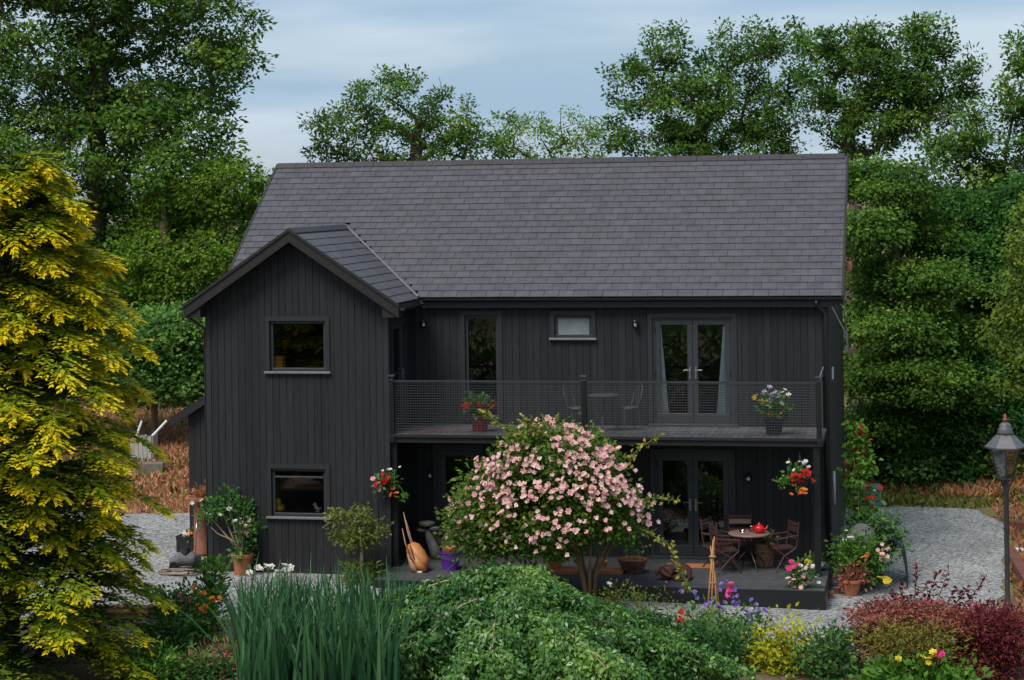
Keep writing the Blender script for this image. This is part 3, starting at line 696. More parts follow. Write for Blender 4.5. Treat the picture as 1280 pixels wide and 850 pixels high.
# ---- patio deck
patio = thing('patio_deck', 'dark grey timber patio deck raised above the gravel under the balcony', 'patio')
nb = 21; pw = PD / nb; lx = XG - .02
for i in range(nb):
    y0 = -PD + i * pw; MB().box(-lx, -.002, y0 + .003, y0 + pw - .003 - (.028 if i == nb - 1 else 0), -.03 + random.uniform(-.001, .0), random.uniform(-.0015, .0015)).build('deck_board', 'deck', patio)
ff = MB(); ff.box(-lx, .02, -PD - .025, -PD, G + .004, -.012).build('fascia_board', 'plastic_black', patio)
MB().box(-.0, .02, -PD + .001, -.12, G + .004, -.012).build('fascia_board', 'plastic_black', patio); MB().box(-lx, -lx + .02, -PD + .001, GY - .05, G + .004, -.032).build('fascia_board', 'plastic_black', patio)
js = MB()
for i in range(14): x = -lx + .1 + i * .64; js.box(x, x + .05, -PD + .002, -.03, G + .004, -.0325)
js.build('joist', 'plastic_black', patio)

# ---- lean-to beside the house
LY = 2.2
pa, pb_, pc = atY(257, 497, LY), atY(219, 521, LY), atY(236, 560, LY)
lt = thing('lean_to', 'small black clad lean-to shed with sloping roof against the house side', 'shed', (-L - .3, LY, G))
lx0 = pc[0]; sl = (pa[2] - pb_[2]) / (pa[0] - pb_[0]); zroof = lambda x: pb_[2] + (x - pb_[0]) * sl
def LT(mb, *a, **k):
    mb.v = [(x + L + .3, y - LY, z - G) for x, y, z in mb.v]; return mb.build(*a, **k)
wlt = LT(MB().prism([(lx0, G), (-L - .025, G), (-L - .025, zroof(-L - .025) - .16), (lx0, zroof(lx0) - .16)], 1, LY, LY + 3.2), 'wall', 'wall_core', lt)
x = lx0
while x < -L - .1:
    x2 = min(x + .145, -L - .03); LT(MB().prism([(x + .004, G + .05), (x2 - .004, G + .05), (x2 - .004, zroof(x2) - .17), (x + .004, zroof(x) - .17)], 1, LY - .02, LY - .001), 'board', 'cladding', wlt); x = x2
LT(MB().prism([(pb_[0], pb_[2]), (-L - .026, zroof(-L - .026)), (-L - .026, zroof(-L - .026) - .12), (pb_[0], pb_[2] - .12)], 1, LY - .2, LY + 3.4), 'roof', 'ridge', lt)
LT(MB().prism([(pb_[0] - .02, pb_[2] + .02), (-L - .027, zroof(-L - .027) + .03), (-L - .027, zroof(-L - .027) - .17), (pb_[0] - .02, pb_[2] - .18)], 1, LY - .235, LY - .201), 'bargeboard', 'barge', lt)

# ------------------------------------------------------------------ trees behind the house
def gpt(px, py_dummy, Y):
    p = atY(px, 400, Y); return (p[0], Y, float(hgt(p[0], Y)) - .05)
def atH(px, py):
    d = ray(px, py)
    for k in np.arange(38, 75, .05):
        q = CAM + d * k
        if q[2] <= hgt(q[0], q[1]): return q
    return q
def tree_px(name, label, Y, tx, topy, lobes, n, seed, lm, **k):
    b = gpt(tx, 0, Y); tp = atY(tx, topy, Y)
    return make_tree(name, label, 'tree', b, (tp[0], Y, tp[2]), [lobe(*q[:4], Y + (q[4] if len(q) > 4 else 0)) for q in lobes], n, seed, lm, **k)
tree_px('oak_tree', 'tall dense dark green oak filling the wood behind the golden conifer', 17, 120, 60,
        [(60, -70, 190, 90), (215, -30, 100, 80, -1), (285, 50, 45, 75, -1), (50, 60, 130, 110), (190, 100, 120, 90, 1), (120, 190, 150, 80), (-20, 250, 90, 110), (235, 185, 70, 80, -1), (150, 280, 130, 60, 1)], 760, 21, 'oak', leaf=0.17, per=84, rc=0.25, rtrunk=0.3, spacing=0.8, group=None, flat=0.55, rtip=0.016, topbright=0.08, tint=(.44, .26), wid=.5)
tree_px('oak_tree', 'yellow-green oak with rounded foliage left of the slate roof', 15.5, 205, 250,
        [(285, 235, 55, 42), (225, 265, 60, 40, 1), (260, 325, 75, 42), (190, 330, 60, 45), (330, 275, 30, 50, 1), (150, 390, 70, 50, 1), (230, 385, 60, 36)], 330, 22, 'oak_yellow', leaf=0.125, per=84, rc=0.22, rtrunk=.2, spacing=0.6, tint=(.40, .2), bark='twig', topbright=0.1, flat=0.5, rtip=0.016, wid=.6)
tree_px('oak_tree', 'sparse oak with bare crooked branches rising behind the ridge of the roof', 21, 520, 150,
        [(430, 160, 55, 36), (475, 130, 50, 42), (520, 115, 40, 36), (570, 150, 48, 34), (500, 180, 85, 36), (590, 175, 60, 28), (400, 190, 30, 25)], 135, 23, 'oak', leaf=0.13, per=84, rc=0.17, rtrunk=0.2, spacing=0.95, tipbare=0.2, sh=.8, tint=(.36, .27), bark='bark', flat=0.7, rtip=0.018, topbright=0.06, wid=.5)
tree_px('ash_tree', 'thin pale green tree with loose foliage above the middle of the ridge', 23, 672, 215,
        [(655, 170, 45, 32), (700, 165, 45, 34), (735, 172, 34, 30), (640, 150, 25, 30), (690, 195, 80, 25)], 60, 24, 'oak_yellow', leaf=0.12, per=60, rc=0.19, rtrunk=0.2, spacing=0.95, tipbare=.22, sh=.85, tint=(.5, .2), flat=0.7, rtip=0.018, wid=.5)
tree_px('oak_tree', 'broad spreading oak above the right half of the roof', 20, 872, 140,
        [(800, 105, 42, 42), (835, 60, 32, 30), (880, 130, 80, 60), (925, 75, 62, 46), (960, 120, 60, 60), (985, 50, 30, 24), (800, 165, 55, 30), (900, 185, 110, 35), (775, 85, 18, 14)], 240, 25, 'oak', leaf=0.13, per=88, rc=0.18, rtrunk=0.2, spacing=0.95, tipbare=.05, sh=.75, tint=(.36, .27), flat=0.65, rtip=0.018, topbright=0.08, wid=.5)
tree_px('oak_tree', 'open crowned oak with visible fork beyond the right end of the ridge', 18, 1066, 130,
        [(1040, 50, 38, 30), (1065, 95, 60, 50), (1100, 45, 44, 28), (1130, 80, 60, 42), (1160, 50, 34, 28), (1150, 130, 60, 44), (1090, 150, 70, 44), (1200, 95, 30, 34), (1020, 100, 30, 30)], 200, 26, 'oak', leaf=0.13, per=88, rc=0.18, rtrunk=0.2, spacing=0.95, tipbare=.07, sh=.8, tint=(.36, .27), flat=0.65, rtip=0.018, topbright=0.08, wid=.5)
tree_px('oak_tree', 'dark oak leaning in behind the lamp post with long bare limbs', 15, 1245, 205,
        [(1240, 175, 55, 45), (1285, 120, 40, 50), (1190, 215, 60, 46), (1275, 60, 30, 24), (1300, 220, 60, 60), (1250, 260, 70, 50), (1330, 150, 60, 80)], 230, 27, 'oak', leaf=0.13, per=92, rc=0.19, rtrunk=0.2, spacing=0.95, tipbare=.06, sh=.75, tint=(.36, .27), flat=0.6, rtip=0.018, topbright=0.08, wid=.5)
tree_px('hazel_tree', 'dense green hazel hanging low beside the right end of the house', 11.5, 1120, 300,
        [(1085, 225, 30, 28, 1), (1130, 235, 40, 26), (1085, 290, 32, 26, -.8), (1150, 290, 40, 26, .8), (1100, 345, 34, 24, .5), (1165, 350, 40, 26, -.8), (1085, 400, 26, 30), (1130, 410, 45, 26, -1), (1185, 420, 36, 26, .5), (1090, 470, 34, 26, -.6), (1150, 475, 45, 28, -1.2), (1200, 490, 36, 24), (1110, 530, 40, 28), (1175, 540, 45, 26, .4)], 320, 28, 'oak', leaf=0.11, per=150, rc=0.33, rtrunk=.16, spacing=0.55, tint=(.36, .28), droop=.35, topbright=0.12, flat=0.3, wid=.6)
tree_px('hazel_tree', 'deep green hazel filling the wood edge behind the lamp post', 13, 1225, 300,
        [(1205, 260, 40, 26, .5), (1255, 280, 40, 28), (1215, 320, 40, 26, -.6), (1265, 350, 40, 30, -.8), (1215, 385, 36, 26, .6), (1260, 425, 40, 30, -.5), (1225, 455, 40, 26, -1), (1275, 490, 40, 30), (1235, 520, 45, 28, -.6), (1300, 300, 50, 80), (1270, 555, 45, 28)], 320, 29, 'hazel', leaf=0.11, per=150, rc=0.33, rtrunk=.16, spacing=0.55, tint=(.36, .28), droop=.35, topbright=0.12, flat=0.3, wid=.6)
tree_px('yew_tree', 'dark low evergreen on the bank below the hazel branches', 12.3, 1150, 500,
        [(1095, 535, 50, 36), (1150, 530, 70, 40), (1215, 535, 60, 36), (1270, 545, 50, 30)], 260, 30, 'oak_dark', leaf=0.1, per=80, rc=0.28, rtrunk=.12, spacing=.38, tint=(.30, .18), droop=.5, flat=0.3, wid=.6)
tree_px('beech_tree', 'yellow-green beech branch hanging in beside the lamp post', 3.5, 1330, 330,
        [(1262, 390, 24, 60), (1290, 350, 40, 50), (1245, 430, 20, 40), (1285, 440, 40, 60), (1320, 300, 50, 70)], 110, 31, 'beech', leaf=0.09, per=60, rc=0.2, rtrunk=.14, spacing=.32, tint=(.42, .2), droop=.7, flat=0.6, wid=.6)
tree_px('sallow_tree', 'bushy grey-green sallow on the bracken slope left of the lean-to', 12.2, 190, 430,
        [(150, 430, 60, 40), (215, 425, 50, 40), (235, 470, 40, 36), (170, 470, 60, 36), (110, 440, 50, 50), (240, 410, 36, 30)], 330, 32, 'laurel', leaf=0.15, per=60, rc=0.24, rtrunk=.1, spacing=.42, tint=(.62, .26), bark='twig', topbright=0.1, flat=0.5, wid=.6)
# the wood further back, one mass
r = np.random.default_rng(77); V = []; cc = []; tt = []
for k in range(60):
    x = r.uniform(-46, 30); y = r.uniform(27, 40); h = r.uniform(6.0, 7.6); cc.append((x, y, h))
C = []; T = []
for (x, y, h) in cc:
    m_ = 2200; d = randdir(m_, r) * (r.random((m_, 1)) ** .4); q = np.array([x, y, h * .52]) + d * np.array([3.6, 2.5, h * .5]); C.append(q); T.append(np.full(m_, r.uniform(.3, .5)) + r.normal(size=m_) * .15)
C = np.concatenate(C); T = np.concatenate(T); m_ = len(C); s = .26 * (.6 + .8 * r.random(m_))
V, F = leaves(C, randdir(m_, r) + np.array([0, 0, -.3]), unit(randdir(m_, r) + np.array([0, -.4, .8])), s, s * .7)
wood = np_mesh('woodland', V, F, 'wood_far', T); tag(wood, 'far wood of dark green trees closing the view behind the oaks', 'woodland', kind='stuff')
r = np.random.default_rng(78); C = []; T = []
for k in range(40):
    x = r.uniform(-50, 40); y = r.uniform(-92, -72); h = r.uniform(9, 14); m_ = 500; d = randdir(m_, r) * (r.random((m_, 1)) ** .4); C.append(np.array([x, y, h * .5]) + d * np.array([4, 3, h * .52])); T.append(np.full(m_, r.uniform(.3, .6)) + r.normal(size=m_) * .2)
C = np.concatenate(C); T = np.concatenate(T); m_ = len(C); s = .7 * (.6 + .8 * r.random(m_)); V, F = leaves(C, randdir(m_, r), randdir(m_, r) + np.array([0, .3, .8]), s, s * .7)
tag(np_mesh('woodland', V, F, 'wood_far', T), 'belt of trees across the garden that the window panes mirror', 'woodland', kind='stuff')
# ground cover on the banks: dead bracken and grass
def cover(name, label, cat, n, xr, yr, lm, seed, size, up=.9, tint=(.45, .2), cond=None, wid=.28):
    r = np.random.default_rng(seed); x = r.uniform(*xr, n); y = r.uniform(*yr, n)
    if cond is not None: k = cond(x, y, r); x, y = x[k], y[k]
    n = len(x); z = hgt(x, y); clump = np.sin(x * 1.7 + 2 * np.sin(y * .9)) * np.cos(y * 1.9 + x * .6)
    s = size * (.5 + r.random(n)); A = randdir(n, r) + np.array([0, 0, up]); A[:, 2] = np.abs(A[:, 2])
    V, F = leaves(np.stack([x, y, z - .01], 1), A, randdir(n, r), s, s * wid, .05)
    return tag(np_mesh(name, V, F, lm, tint[0] + tint[1] * (clump * .6 + r.normal(size=n) * .6)), label, cat, kind='stuff')
lv_ = np.array(sorted([(q[0], q[1]) for q in left])); lfront = lambda x: np.interp(x, lv_[:, 0], lv_[:, 1])
cover('bracken', 'rusty dead bracken covering the slope left of the house', 'bracken', 75000, (-26, -9), (5, 24), 'bracken', 41, .15, .4, (.5, .22), lambda x, y, r: y > lfront(x) + .5 + .2 * np.sin(x * 2))
cover('bracken', 'rusty dead bracken on the bank past the end of the drive', 'bracken', 32000, (-1, 9), (10.1, 15), 'bracken', 42, .20, .5, (.38, .22), lambda x, y, r: (y > 10.5 + .3 * np.sin(x * 1.5)))
cover('bank_grass', 'yellowing grass along the end of the gravel drive', 'grass', 7000, (-1, 10), (9.3, 13.5), 'grass_leaf', 43, .22, 1., (.5, .2), lambda x, y, r: np.sin(x * 1.3 + y * .7) + r.normal(size=len(x)) * .5 > .35)
cover('slope_grass', 'tufts of yellow grass among the bracken left of the house', 'grass', 5000, (-26, -9), (6, 19), 'grass_leaf', 44, .22, 1., (.45, .2), lambda x, y, r: np.sin(x * .9 + y * 1.3) + r.normal(size=len(x)) * .5 > .6 + 9 * (y < lfront(x)))
ev = np.array(sorted([(q[1], q[0]) for q in edge[3:]])); beyond = lambda x, y: x > np.interp(y, ev[:, 0], ev[:, 1]) + .05
cover('verge_bracken', 'brown leaf litter and bracken round the timbers beside the lamp post', 'bracken', 30000, (3.5, 12), (-10, 10.4), 'bracken', 45, .17, .35, (.34, .2), lambda x, y, r: beyond(x, y))
cover('verge_grass', 'low grass and weeds beside the lamp post', 'grass', 9000, (3.5, 12), (-10, 10.4), 'grass_leaf', 46, .17, .9, (.4, .2), lambda x, y, r: beyond(x, y) & (np.sin(x * 1.9 + y) + r.normal(size=len(x)) * .5 > .2))
cover('bracken', 'rusty bracken litter at the foot of the slope behind the drive', 'bracken', 40000, (-26, -9), (5, 12.5), 'bracken', 48, .15, .3, (.55, .2), lambda x, y, r: y > lfront(x) - .05 + .1 * np.sin(x * 1.7))
cover('edge_grass', 'thin yellow grass where the drive meets the banks', 'grass', 16000, (-24, 10), (9.0, 11.2), 'grass_leaf', 47, .15, 1., (.5, .22), lambda x, y, r: ((x < -9) | (x > -1)) & (y > 9.5 + .25 * np.sin(x * 1.7)))

def bush(name, label, cat, c, rad, n, lm, leaf, seed, stems=14, group=None, tint=(.42, .22), wid=.55, droop=0., clump=None, bark='twig', base=None, flat=.75, topbright=.1, stem_r=.012, upright=0.):
    """a shrub: stems fan out from its base to leafy tips"""
    r = np.random.default_rng(seed); c = np.array(c, float); rad = np.array(rad, float)
    base = np.array(base if base is not None else (c[0], c[1], float(gz(c[0]))), float)
    t = thing(name, label, cat, tuple(base), 0, group)
    kc = clump if clump else max(12, n // 45); d = randdir(kc, r); tips = c + d * rad * (r.random((kc, 1)) ** .35); tips[:, 2] = np.maximum(tips[:, 2], base[2] + .06)
    k = min(stems, kc); P0 = np.repeat(base[None] + r.normal(size=(k, 3)) * np.array([.04, .04, 0]), 1, 0); P2 = tips[:k]; P1 = P0 + (P2 - P0) * np.array([.35, .35, .6]); q = (P1 + P2) / 2 + r.normal(size=(k, 3)) * .03
    rr_ = np.full(k, stem_r); a = [tubes(P0, P1, rr_, rr_ * .8), tubes(P1, q, rr_ * .8, rr_ * .6), tubes(q, P2, rr_ * .6, rr_ * .25)]
    Vs = np.concatenate([v for v, f in a]); off = np.cumsum([0] + [len(v) for v, f in a[:-1]]); Fs = np.concatenate([f + o for (v, f), o in zip(a, off)])
    np_mesh('stem', Vs, Fs, bark, None, t, True, base)
    ci = r.integers(0, kc, n); rc = rad.mean() * .30 + .03; o = r.normal(size=(n, 3)) * np.array([1, 1, flat]) * rc; C = tips[ci] + o; C[:, 2] = np.maximum(C[:, 2], base[2] + .02)
    A = unit(o / rc * .7 + randdir(n, r) * .7 + np.array([0, 0, upright - droop])); N = unit(randdir(n, r) * .8 + np.array([0, -.3, .9])); s = leaf * (.6 + .8 * r.random(n))
    V, F = leaves(C, A, N, s, s * wid); cl = r.normal(size=kc) * .5
    np_mesh('foliage', V, F, lm, tint[0] + tint[1] * (cl[ci] + r.normal(size=n) * .55) + topbright * o[:, 2] / rc, t, False, base)  # topbright paints light from above into the tint of each clump
    t['_tips'] = 0; del t['_tips']; return t, tips, base
def blossom_mesh(name, m, R_=.05, seed=1, layers=((1., 6, .35), (.62, 5, .9))):
    """a flower of petal rings, about 50 triangles"""
    r = np.random.default_rng(seed); C = []; A = []; N = []; S = []
    for rad, k, up in layers:
        for i in range(k):
            a = 2 * math.pi * (i + r.random() * .4) / k; d = np.array([math.cos(a), math.sin(a), up]); C.append((0, 0, 0)); A.append(d); N.append((-math.cos(a) * up, -math.sin(a) * up, 1)); S.append(R_ * rad)
    V, F = leaves(np.array(C), np.array(A), np.array(N, float), np.array(S) * 1.15, np.array(S) * 1.15, .18)
    me = bpy.data.meshes.new(name); me.from_pydata([tuple(v) for v in V], [], [tuple(map(int, f)) for f in F]); me.materials.append(MATS[m])
    at = me.attributes.new('tint', 'FLOAT', 'FACE'); at.data.foreach_set('value', np.clip(r.normal(size=len(F)) * .22 + .55, 0, 1).astype(np.float32)); return me
FL = {}
def flower(parent, pos, m, R_, seed=0, up=(0, -.5, .8), name='blossom'):
    key = (m, round(R_, 3), seed % 3)
    if key not in FL: FL[key] = blossom_mesh(name, m, R_, seed % 3 + 5)
    o = bpy.data.objects.new(name, FL[key]); r = random.Random(hash((round(pos[0], 3), round(pos[2], 3))) & 0xffff)
    q = (Vector(up) + Vector((r.gauss(0, .35), r.gauss(0, .35), r.gauss(0, .35)))).to_track_quat('Z', 'Y')
    pl = Vector(parent.location); o.location = Vector(pos) - pl; o.rotation_euler = (q.to_matrix() @ Matrix.Rotation(r.uniform(0, 6), 3, 'Z')).to_euler(); sc = r.uniform(.8, 1.2); o.scale = (sc, sc, sc)
    return link(o, parent)
# hazel scrub on the bank at the end of the drive
for i, (px, py, w_, h_, lm, lb) in enumerate(((1150, 588, 34, 24, 'laurel', 'round green bush on the bank under the dark evergreen'), (1205, 590, 30, 20, 'hazel', 'low dark green bush on the bank beside the yellow fern'),
                                      (1250, 600, 30, 24, 'grass_leaf', 'yellow-green fern clump on the bank behind the lamp post'), (1100, 592, 22, 18, 'grass_leaf', 'yellow-green bush on the bank next to the runner beans'), (1180, 575, 40, 26, 'laurel', 'leafy green bush topping the bank below the hazel'))):
    Y = 11.3 + .2 * i; c = atY(px, py, Y); k = ppm(Y); b = (c[0], Y, float(hgt(c[0], Y)))
    bush('bank_bush', lb, 'bush', c, (w_ / k, w_ / k * .8, h_ / k), 1800, lm, .15, 60 + i, base=b, tint=(.42, .22))

# ------------------------------------------------------------------ garden in front
# golden conifer
def conifer(px, Y, top_py, seed):
    r = np.random.default_rng(seed); b = atY(px, 500, Y); base = np.array([b[0], Y, float(gz(b[0]))]); H = atY(px, top_py, Y)[2] - base[2]
    t = thing('golden_cypress', 'tall golden-yellow conifer with layered drooping sprays beside the drive', 'tree', tuple(base))
    tr = MB(); 
    tr.tube([(0, 0, 0), (.03, 0, H * .3), (-.02, .02, H * .6), (.02, 0, H * .97)], [.17, .13, .07, .012], 8)
    nb = 330; C = []; A = []; N = []; S = []; T = []
    for i in range(nb):
        f = (i + .5) / nb; z = H * (.03 + .96 * f ** .92); az = i * 2.39996 + r.normal() * .3
        prof = np.interp(z / H, [0, .12, .3, .45, .56, .68, .8, .92, 1], [2.5, 2.55, 2.3, 2.2, 2.3, 1.9, 1.75, 1.3, .75]) * r.uniform(.62, 1.08)
        d = np.array([math.cos(az), math.sin(az), 0]); side = np.array([-d[1], d[0], 0]); p0 = np.array([0, 0, max(z - .35, .1)])
        up = r.uniform(.35, .75) * (.5 + prof * .3); m = 16; s = np.linspace(0, 1, m)
        path = p0 + d * prof * s[:, None] + np.array([0, 0, 1]) * (up * np.sin(s * 2.3) * 1.0 - .10 * prof * s ** 3)[:, None]
        tr.tube([tuple(q) for q in path[::4]], [.022, .016, .011, .006], 5, False)
        for k in range(4, m):
            tan = unit(path[min(k + 1, m - 1)] - path[k - 1]); bl = (.52 * math.sin(math.pi * min(1, (s[k]) * .93)) + .14) * min(1., prof * .55 + .25)
            for sg in (-1, 1, 0):
                if sg == 0 and k < m - 3: continue
                dirv = unit(tan * .75 + side * sg * .8 + np.array([0, 0, r.normal() * .14])); q = 7; u = np.linspace(.12, 1, q)
                pts = path[k] + dirv * (bl * u)[:, None] + np.array([0, 0, -.16]) * (bl * u ** 2)[:, None]
                for lat in (-1, 1):
                    nd = np.cross(dirv, [0, 0, 1]) * lat; C.append(pts); A.append(np.tile(dirv * .8 + nd * .62, (q, 1)) + r.normal(size=(q, 3)) * .13 + np.array([0, 0, .02])); N.append(np.tile([0, -.1, 1.], (q, 1)) + r.normal(size=(q, 3)) * .35)
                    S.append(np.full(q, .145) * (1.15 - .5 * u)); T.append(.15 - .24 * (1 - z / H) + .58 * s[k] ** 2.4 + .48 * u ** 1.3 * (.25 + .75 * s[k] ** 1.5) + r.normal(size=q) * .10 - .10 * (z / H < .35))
    C, A, N, S, T = map(np.concatenate, (C, A, N, S, T))
    tr.build('trunk', 'bark', t, True); V, F = leaves(C, A, N, S, S * .42, .03)
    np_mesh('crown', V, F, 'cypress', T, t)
conifer(8, -10.8, 196, 5)

# weeping trees
def weeping(px, py_top, Y, half, label, seed, limbs=26, lmn='weeping', leaf=.088):
    """limbs arch out over a dome and let down curtains of hanging shoots"""
    r = np.random.default_rng(seed); tp = atY(px, py_top, Y); base = np.array([tp[0], Y, float(gz(tp[0])) + .1]); H = tp[2] - base[2]
    t = thing('weeping_tree', label, 'tree', tuple(base)); tr = MB(); tr.tube([(0, 0, -.08), (.05, 0, H * .45), (0, 0, H * .8)], [.07, .055, .04], 7)
    C = []; A = []; T = []; tw = MB()
    for i in range(limbs):
        az = i * 2.39996 + r.normal() * .25; q = ((i + .6) / limbs) ** .6; Rr = half * q * r.uniform(.85, 1.08); d = np.array([math.cos(az), .8 * math.sin(az), 0])
        zl = H * (1.0 - .86 * q ** .95) * r.uniform(.88, 1.02); m = 18; s = np.linspace(0, 1, m)
        limb = d * (Rr * s)[:, None] + np.array([0, 0, 1]) * (H * .72 + (zl - H * .72) * s + .20 * H * np.sin(s * math.pi) * (1 - .8 * q))[:, None] + np.cumsum(r.normal(size=(m, 3)) * .02, 0)
        tr.tube([tuple(v + np.array([0, 0, .10 * (i % 4 == 0) * min(1, k_ / 2)])) for k_, v in enumerate(limb[::3])], [.026, .022, .018, .014, .011, .008], 5, False); lt_ = r.normal() * .14
        for j in range(20):
            k0 = r.integers(int(m * .35), m); p0 = limb[k0]; aa = az + r.normal() * 1.0; dd = np.array([math.cos(aa), math.sin(aa), 0]); ln = r.uniform(.18, .5) * (.6 + .4 * half / 3); dr = min(p0[2] - .03, r.uniform(.25, 1.0)); mm = 12; u = np.linspace(0, 1, mm)
            pth = p0 + dd * (ln * np.sin(u * math.pi / 2))[:, None] + np.array([0, 0, 1]) * (.10 * np.sin(np.minimum(u * 3.2, math.pi)) - dr * u ** 1.8)[:, None] + np.cumsum(r.normal(size=(mm, 3)) * .012, 0)
            if j % 3 == 0: tw.tube([tuple(v) for v in pth[::3]], [.008, .007, .005, .004], 4, False)
            kk = 13; qq = np.repeat(pth, kk, 0) + r.normal(size=(mm * kk, 3)) * np.array([.06, .06, .05]); n_ = len(qq); C.append(qq)
            A.append(np.tile(dd * .4 + np.array([0, 0, -.6]), (n_, 1)) + r.normal(size=(n_, 3)) * .5); T.append(.40 + lt_ + r.normal() * .10 + r.normal(size=n_) * .15 + .16 - .30 * np.repeat(u, kk) ** .8)
    C, A, T = map(np.concatenate, (C, A, T)); n_ = len(C); out = unit(C * np.array([1, 1, .3])); N = unit(out * .6 + np.array([0, 0, .8]) + r.normal(size=(n_, 3)) * .55)
    s = leaf * (.55 + .8 * r.random(n_)); V, F = leaves(C, A, N, s, s * .5, .1)
    tr.build('trunk', 'twig_pale', t, True); tw.build('twigs', 'twig_pale', t, True)['kind'] = 'stuff'; np_mesh('crown', V, F, lmn, T, t)
weeping(625, 712, -9.6, 3.9, 'large weeping tree with glossy arching green branches in front of the patio', 11, 60)
weeping(832, 790, -9.3, 1.05, 'small weeping shrub with hanging yellow-green shoots next to the cane obelisk', 12, 16, 'weeping', .075)

# strap leaves
def blades(name, label, cat, base, spots, hts, lm, wd, seed, bend=.35, tint=(.42, .2), parent_extra=None, group=None):
    r = np.random.default_rng(seed); n = len(spots); base = np.array(base, float); t = thing(name, label, cat, tuple(base), 0, group)
    P = np.asarray(spots, float) - base; hts = np.asarray(hts); d = randdir(n, r) * np.array([1, 1, 0]); d = unit(d); ln = bend * np.abs(r.normal(size=n)) * hts
    wv = unit(randdir(n, r) * np.array([1, .5, 0])); rows = 6; u = np.linspace(0, 1, rows); V = np.empty((n, rows, 2, 3))
    for k, s in enumerate(u):
        c = P + d * (ln * s ** 2)[:, None] + np.array([0, 0, 1]) * (hts * (s - .12 * bend * s ** 3))[:, None]; w_ = wd * (1 - s ** 2.2) * .5 + .001
        V[:, k, 0] = c - wv * w_; V[:, k, 1] = c + wv * w_
    q = np.array([(2 * k, 2 * k + 1, 2 * k + 3, 2 * k + 2) for k in range(rows - 1)]); F = (q[None] + (np.arange(n) * rows * 2)[:, None, None]).reshape(-1, 4)
    T = np.repeat(tint[0] + tint[1] * r.normal(size=n), rows - 1) + np.tile(np.linspace(-.06, .14, rows - 1), n)
    np_mesh('blades', V.reshape(-1, 3), F, lm, T, t); return t
r = np.random.default_rng(3)
def spots_px(x0, x1, y0, y1, n, r): 
    q = [atG(r.uniform(x0, x1), r.uniform(y0, y1), .05) for _ in range(n)]; return np.array(q)
sp_ = spots_px(300, 500, 828, 905, 760, r); ctr = sp_.mean(0)
blades('iris_clump', 'big clump of tall blue-green iris leaves in front of the gable', 'plant', tuple(ctr), sp_, 1.38 + .46 * r.random(len(sp_)), 'iris', .062, 8, .24)
sp_ = spots_px(490, 545, 800, 860, 60, r); ctr = sp_.mean(0)
blades('iris_clump', 'thin outlying tuft of iris leaves between big clump and weeping tree', 'plant', tuple(ctr), sp_, .9 + .45 * r.random(len(sp_)), 'iris', .03, 9, .2)
# white lilies at the foot of the gable
for i, (px, py) in enumerate(((318, 722), (333, 716), (346, 724), (358, 720))):
    c = atG(px, py + 14); t = thing('lily', 'white lily flowering between the terracotta pot and the gable wall', 'flower', tuple(c), 0, 'white lilies along the gable')
    st = MB(); st.tube([(0, 0, 0), (.02, 0, .2), (.03, -.02, .36)], .008, 5); st.build('stem', 'stem_green', t)
    for k in range(3): flower(t, c + np.array([random.gauss(0, .07), random.gauss(0, .05), .30 + random.random() * .12]), 'white_flower', .085, i + k)

# rose tree in full flower
RY = -3.55; rb = atY(737, 765, RY); rb = (rb[0], RY, float(gz(rb[0])))
rt_ = atY(712, 640, RY)
rlobes = [lobe(695, 580, 78, 46, RY), lobe(625, 635, 62, 52, RY), lobe(745, 606, 42, 46, RY), lobe(680, 630, 100, 50, RY), lobe(604, 665, 36, 28, RY, .7), lobe(690, 548, 36, 18, RY, .6), lobe(772, 650, 24, 26, RY, .6), lobe(660, 660, 80, 30, RY)]
rose = make_tree('rose_tree', 'rose tree covered in pale pink blossom standing in front of the patio', 'tree', rb, (rt_[0], RY, rt_[2]), rlobes, 520, 51, 'rose_leaf', leaf=.085, per=48, rc=.17, rtrunk=.06, spacing=.20, bark='bark_rose', tint=(.40, .22), rtip=.006, sh=.55, topbright=.06)
st = MB(); r = random.Random(5)
for dx, dy, ex, ey in ((.05, .05, .3, .1), (-.06, .08, -.25, .1), (.09, -.05, .45, -.1), (.02, -.08, .1, -.2), (.1, .02, .55, .05)):
    st.tube([(dx, dy, 0), (dx * 1.3, dy, .55), (ex * .6, ey, .95), (ex, ey, 1.35)], [.035, .03, .02, .012], 6)
st.build('stem', 'bark_rose', rose, True)
clusters = []
rr = np.random.default_rng(9)
for _ in range(300):                                # blossom clusters sit on the outside of the crown facing out
    px = rr.uniform(562, 815) if rr.random() < .8 else rr.normal(700, 40); px = min(max(px, 562), 815); f = (px - 690) / 128; ytop = 524 + 108 * min(1, abs(f)) ** 1.7; ybot = 700 - 48 * max(0, f)
    py = ytop + (ybot - ytop) * rr.beta(.85, 1.5); s = min(1, math.hypot(f, (py - 640) / 105)); yy = RY - 1.35 * math.sqrt(max(.03, 1 - s * s)) + rr.uniform(0, .25)
    p = atY(px, py, yy)
    for _ in range(rr.integers(1, 4)): clusters.append((p + rr.normal(size=3) * np.array([.085, .05, .06]), (f * .7, -.75, .5)))
for i, (p, u) in enumerate(clusters[:295]): flower(rose, p, 'pink', .056, i, u)
Cq = np.array([p for p, u in clusters[295:]]); Uq = unit(np.array([u for p, u in clusters[295:]])); nq = 7; Cq = np.repeat(Cq, nq, 0); Uq = np.repeat(Uq, nq, 0); dq = unit(np.cross(randdir(len(Cq), rr), Uq)) + Uq * .5
V, F = leaves(Cq, dq, Uq, .06, .055, .15); bq = np_mesh('blossoms', V, F, 'pink', .55 + .25 * rr.normal(size=len(Cq)), rose, False, rb); bq['kind'] = 'stuff'
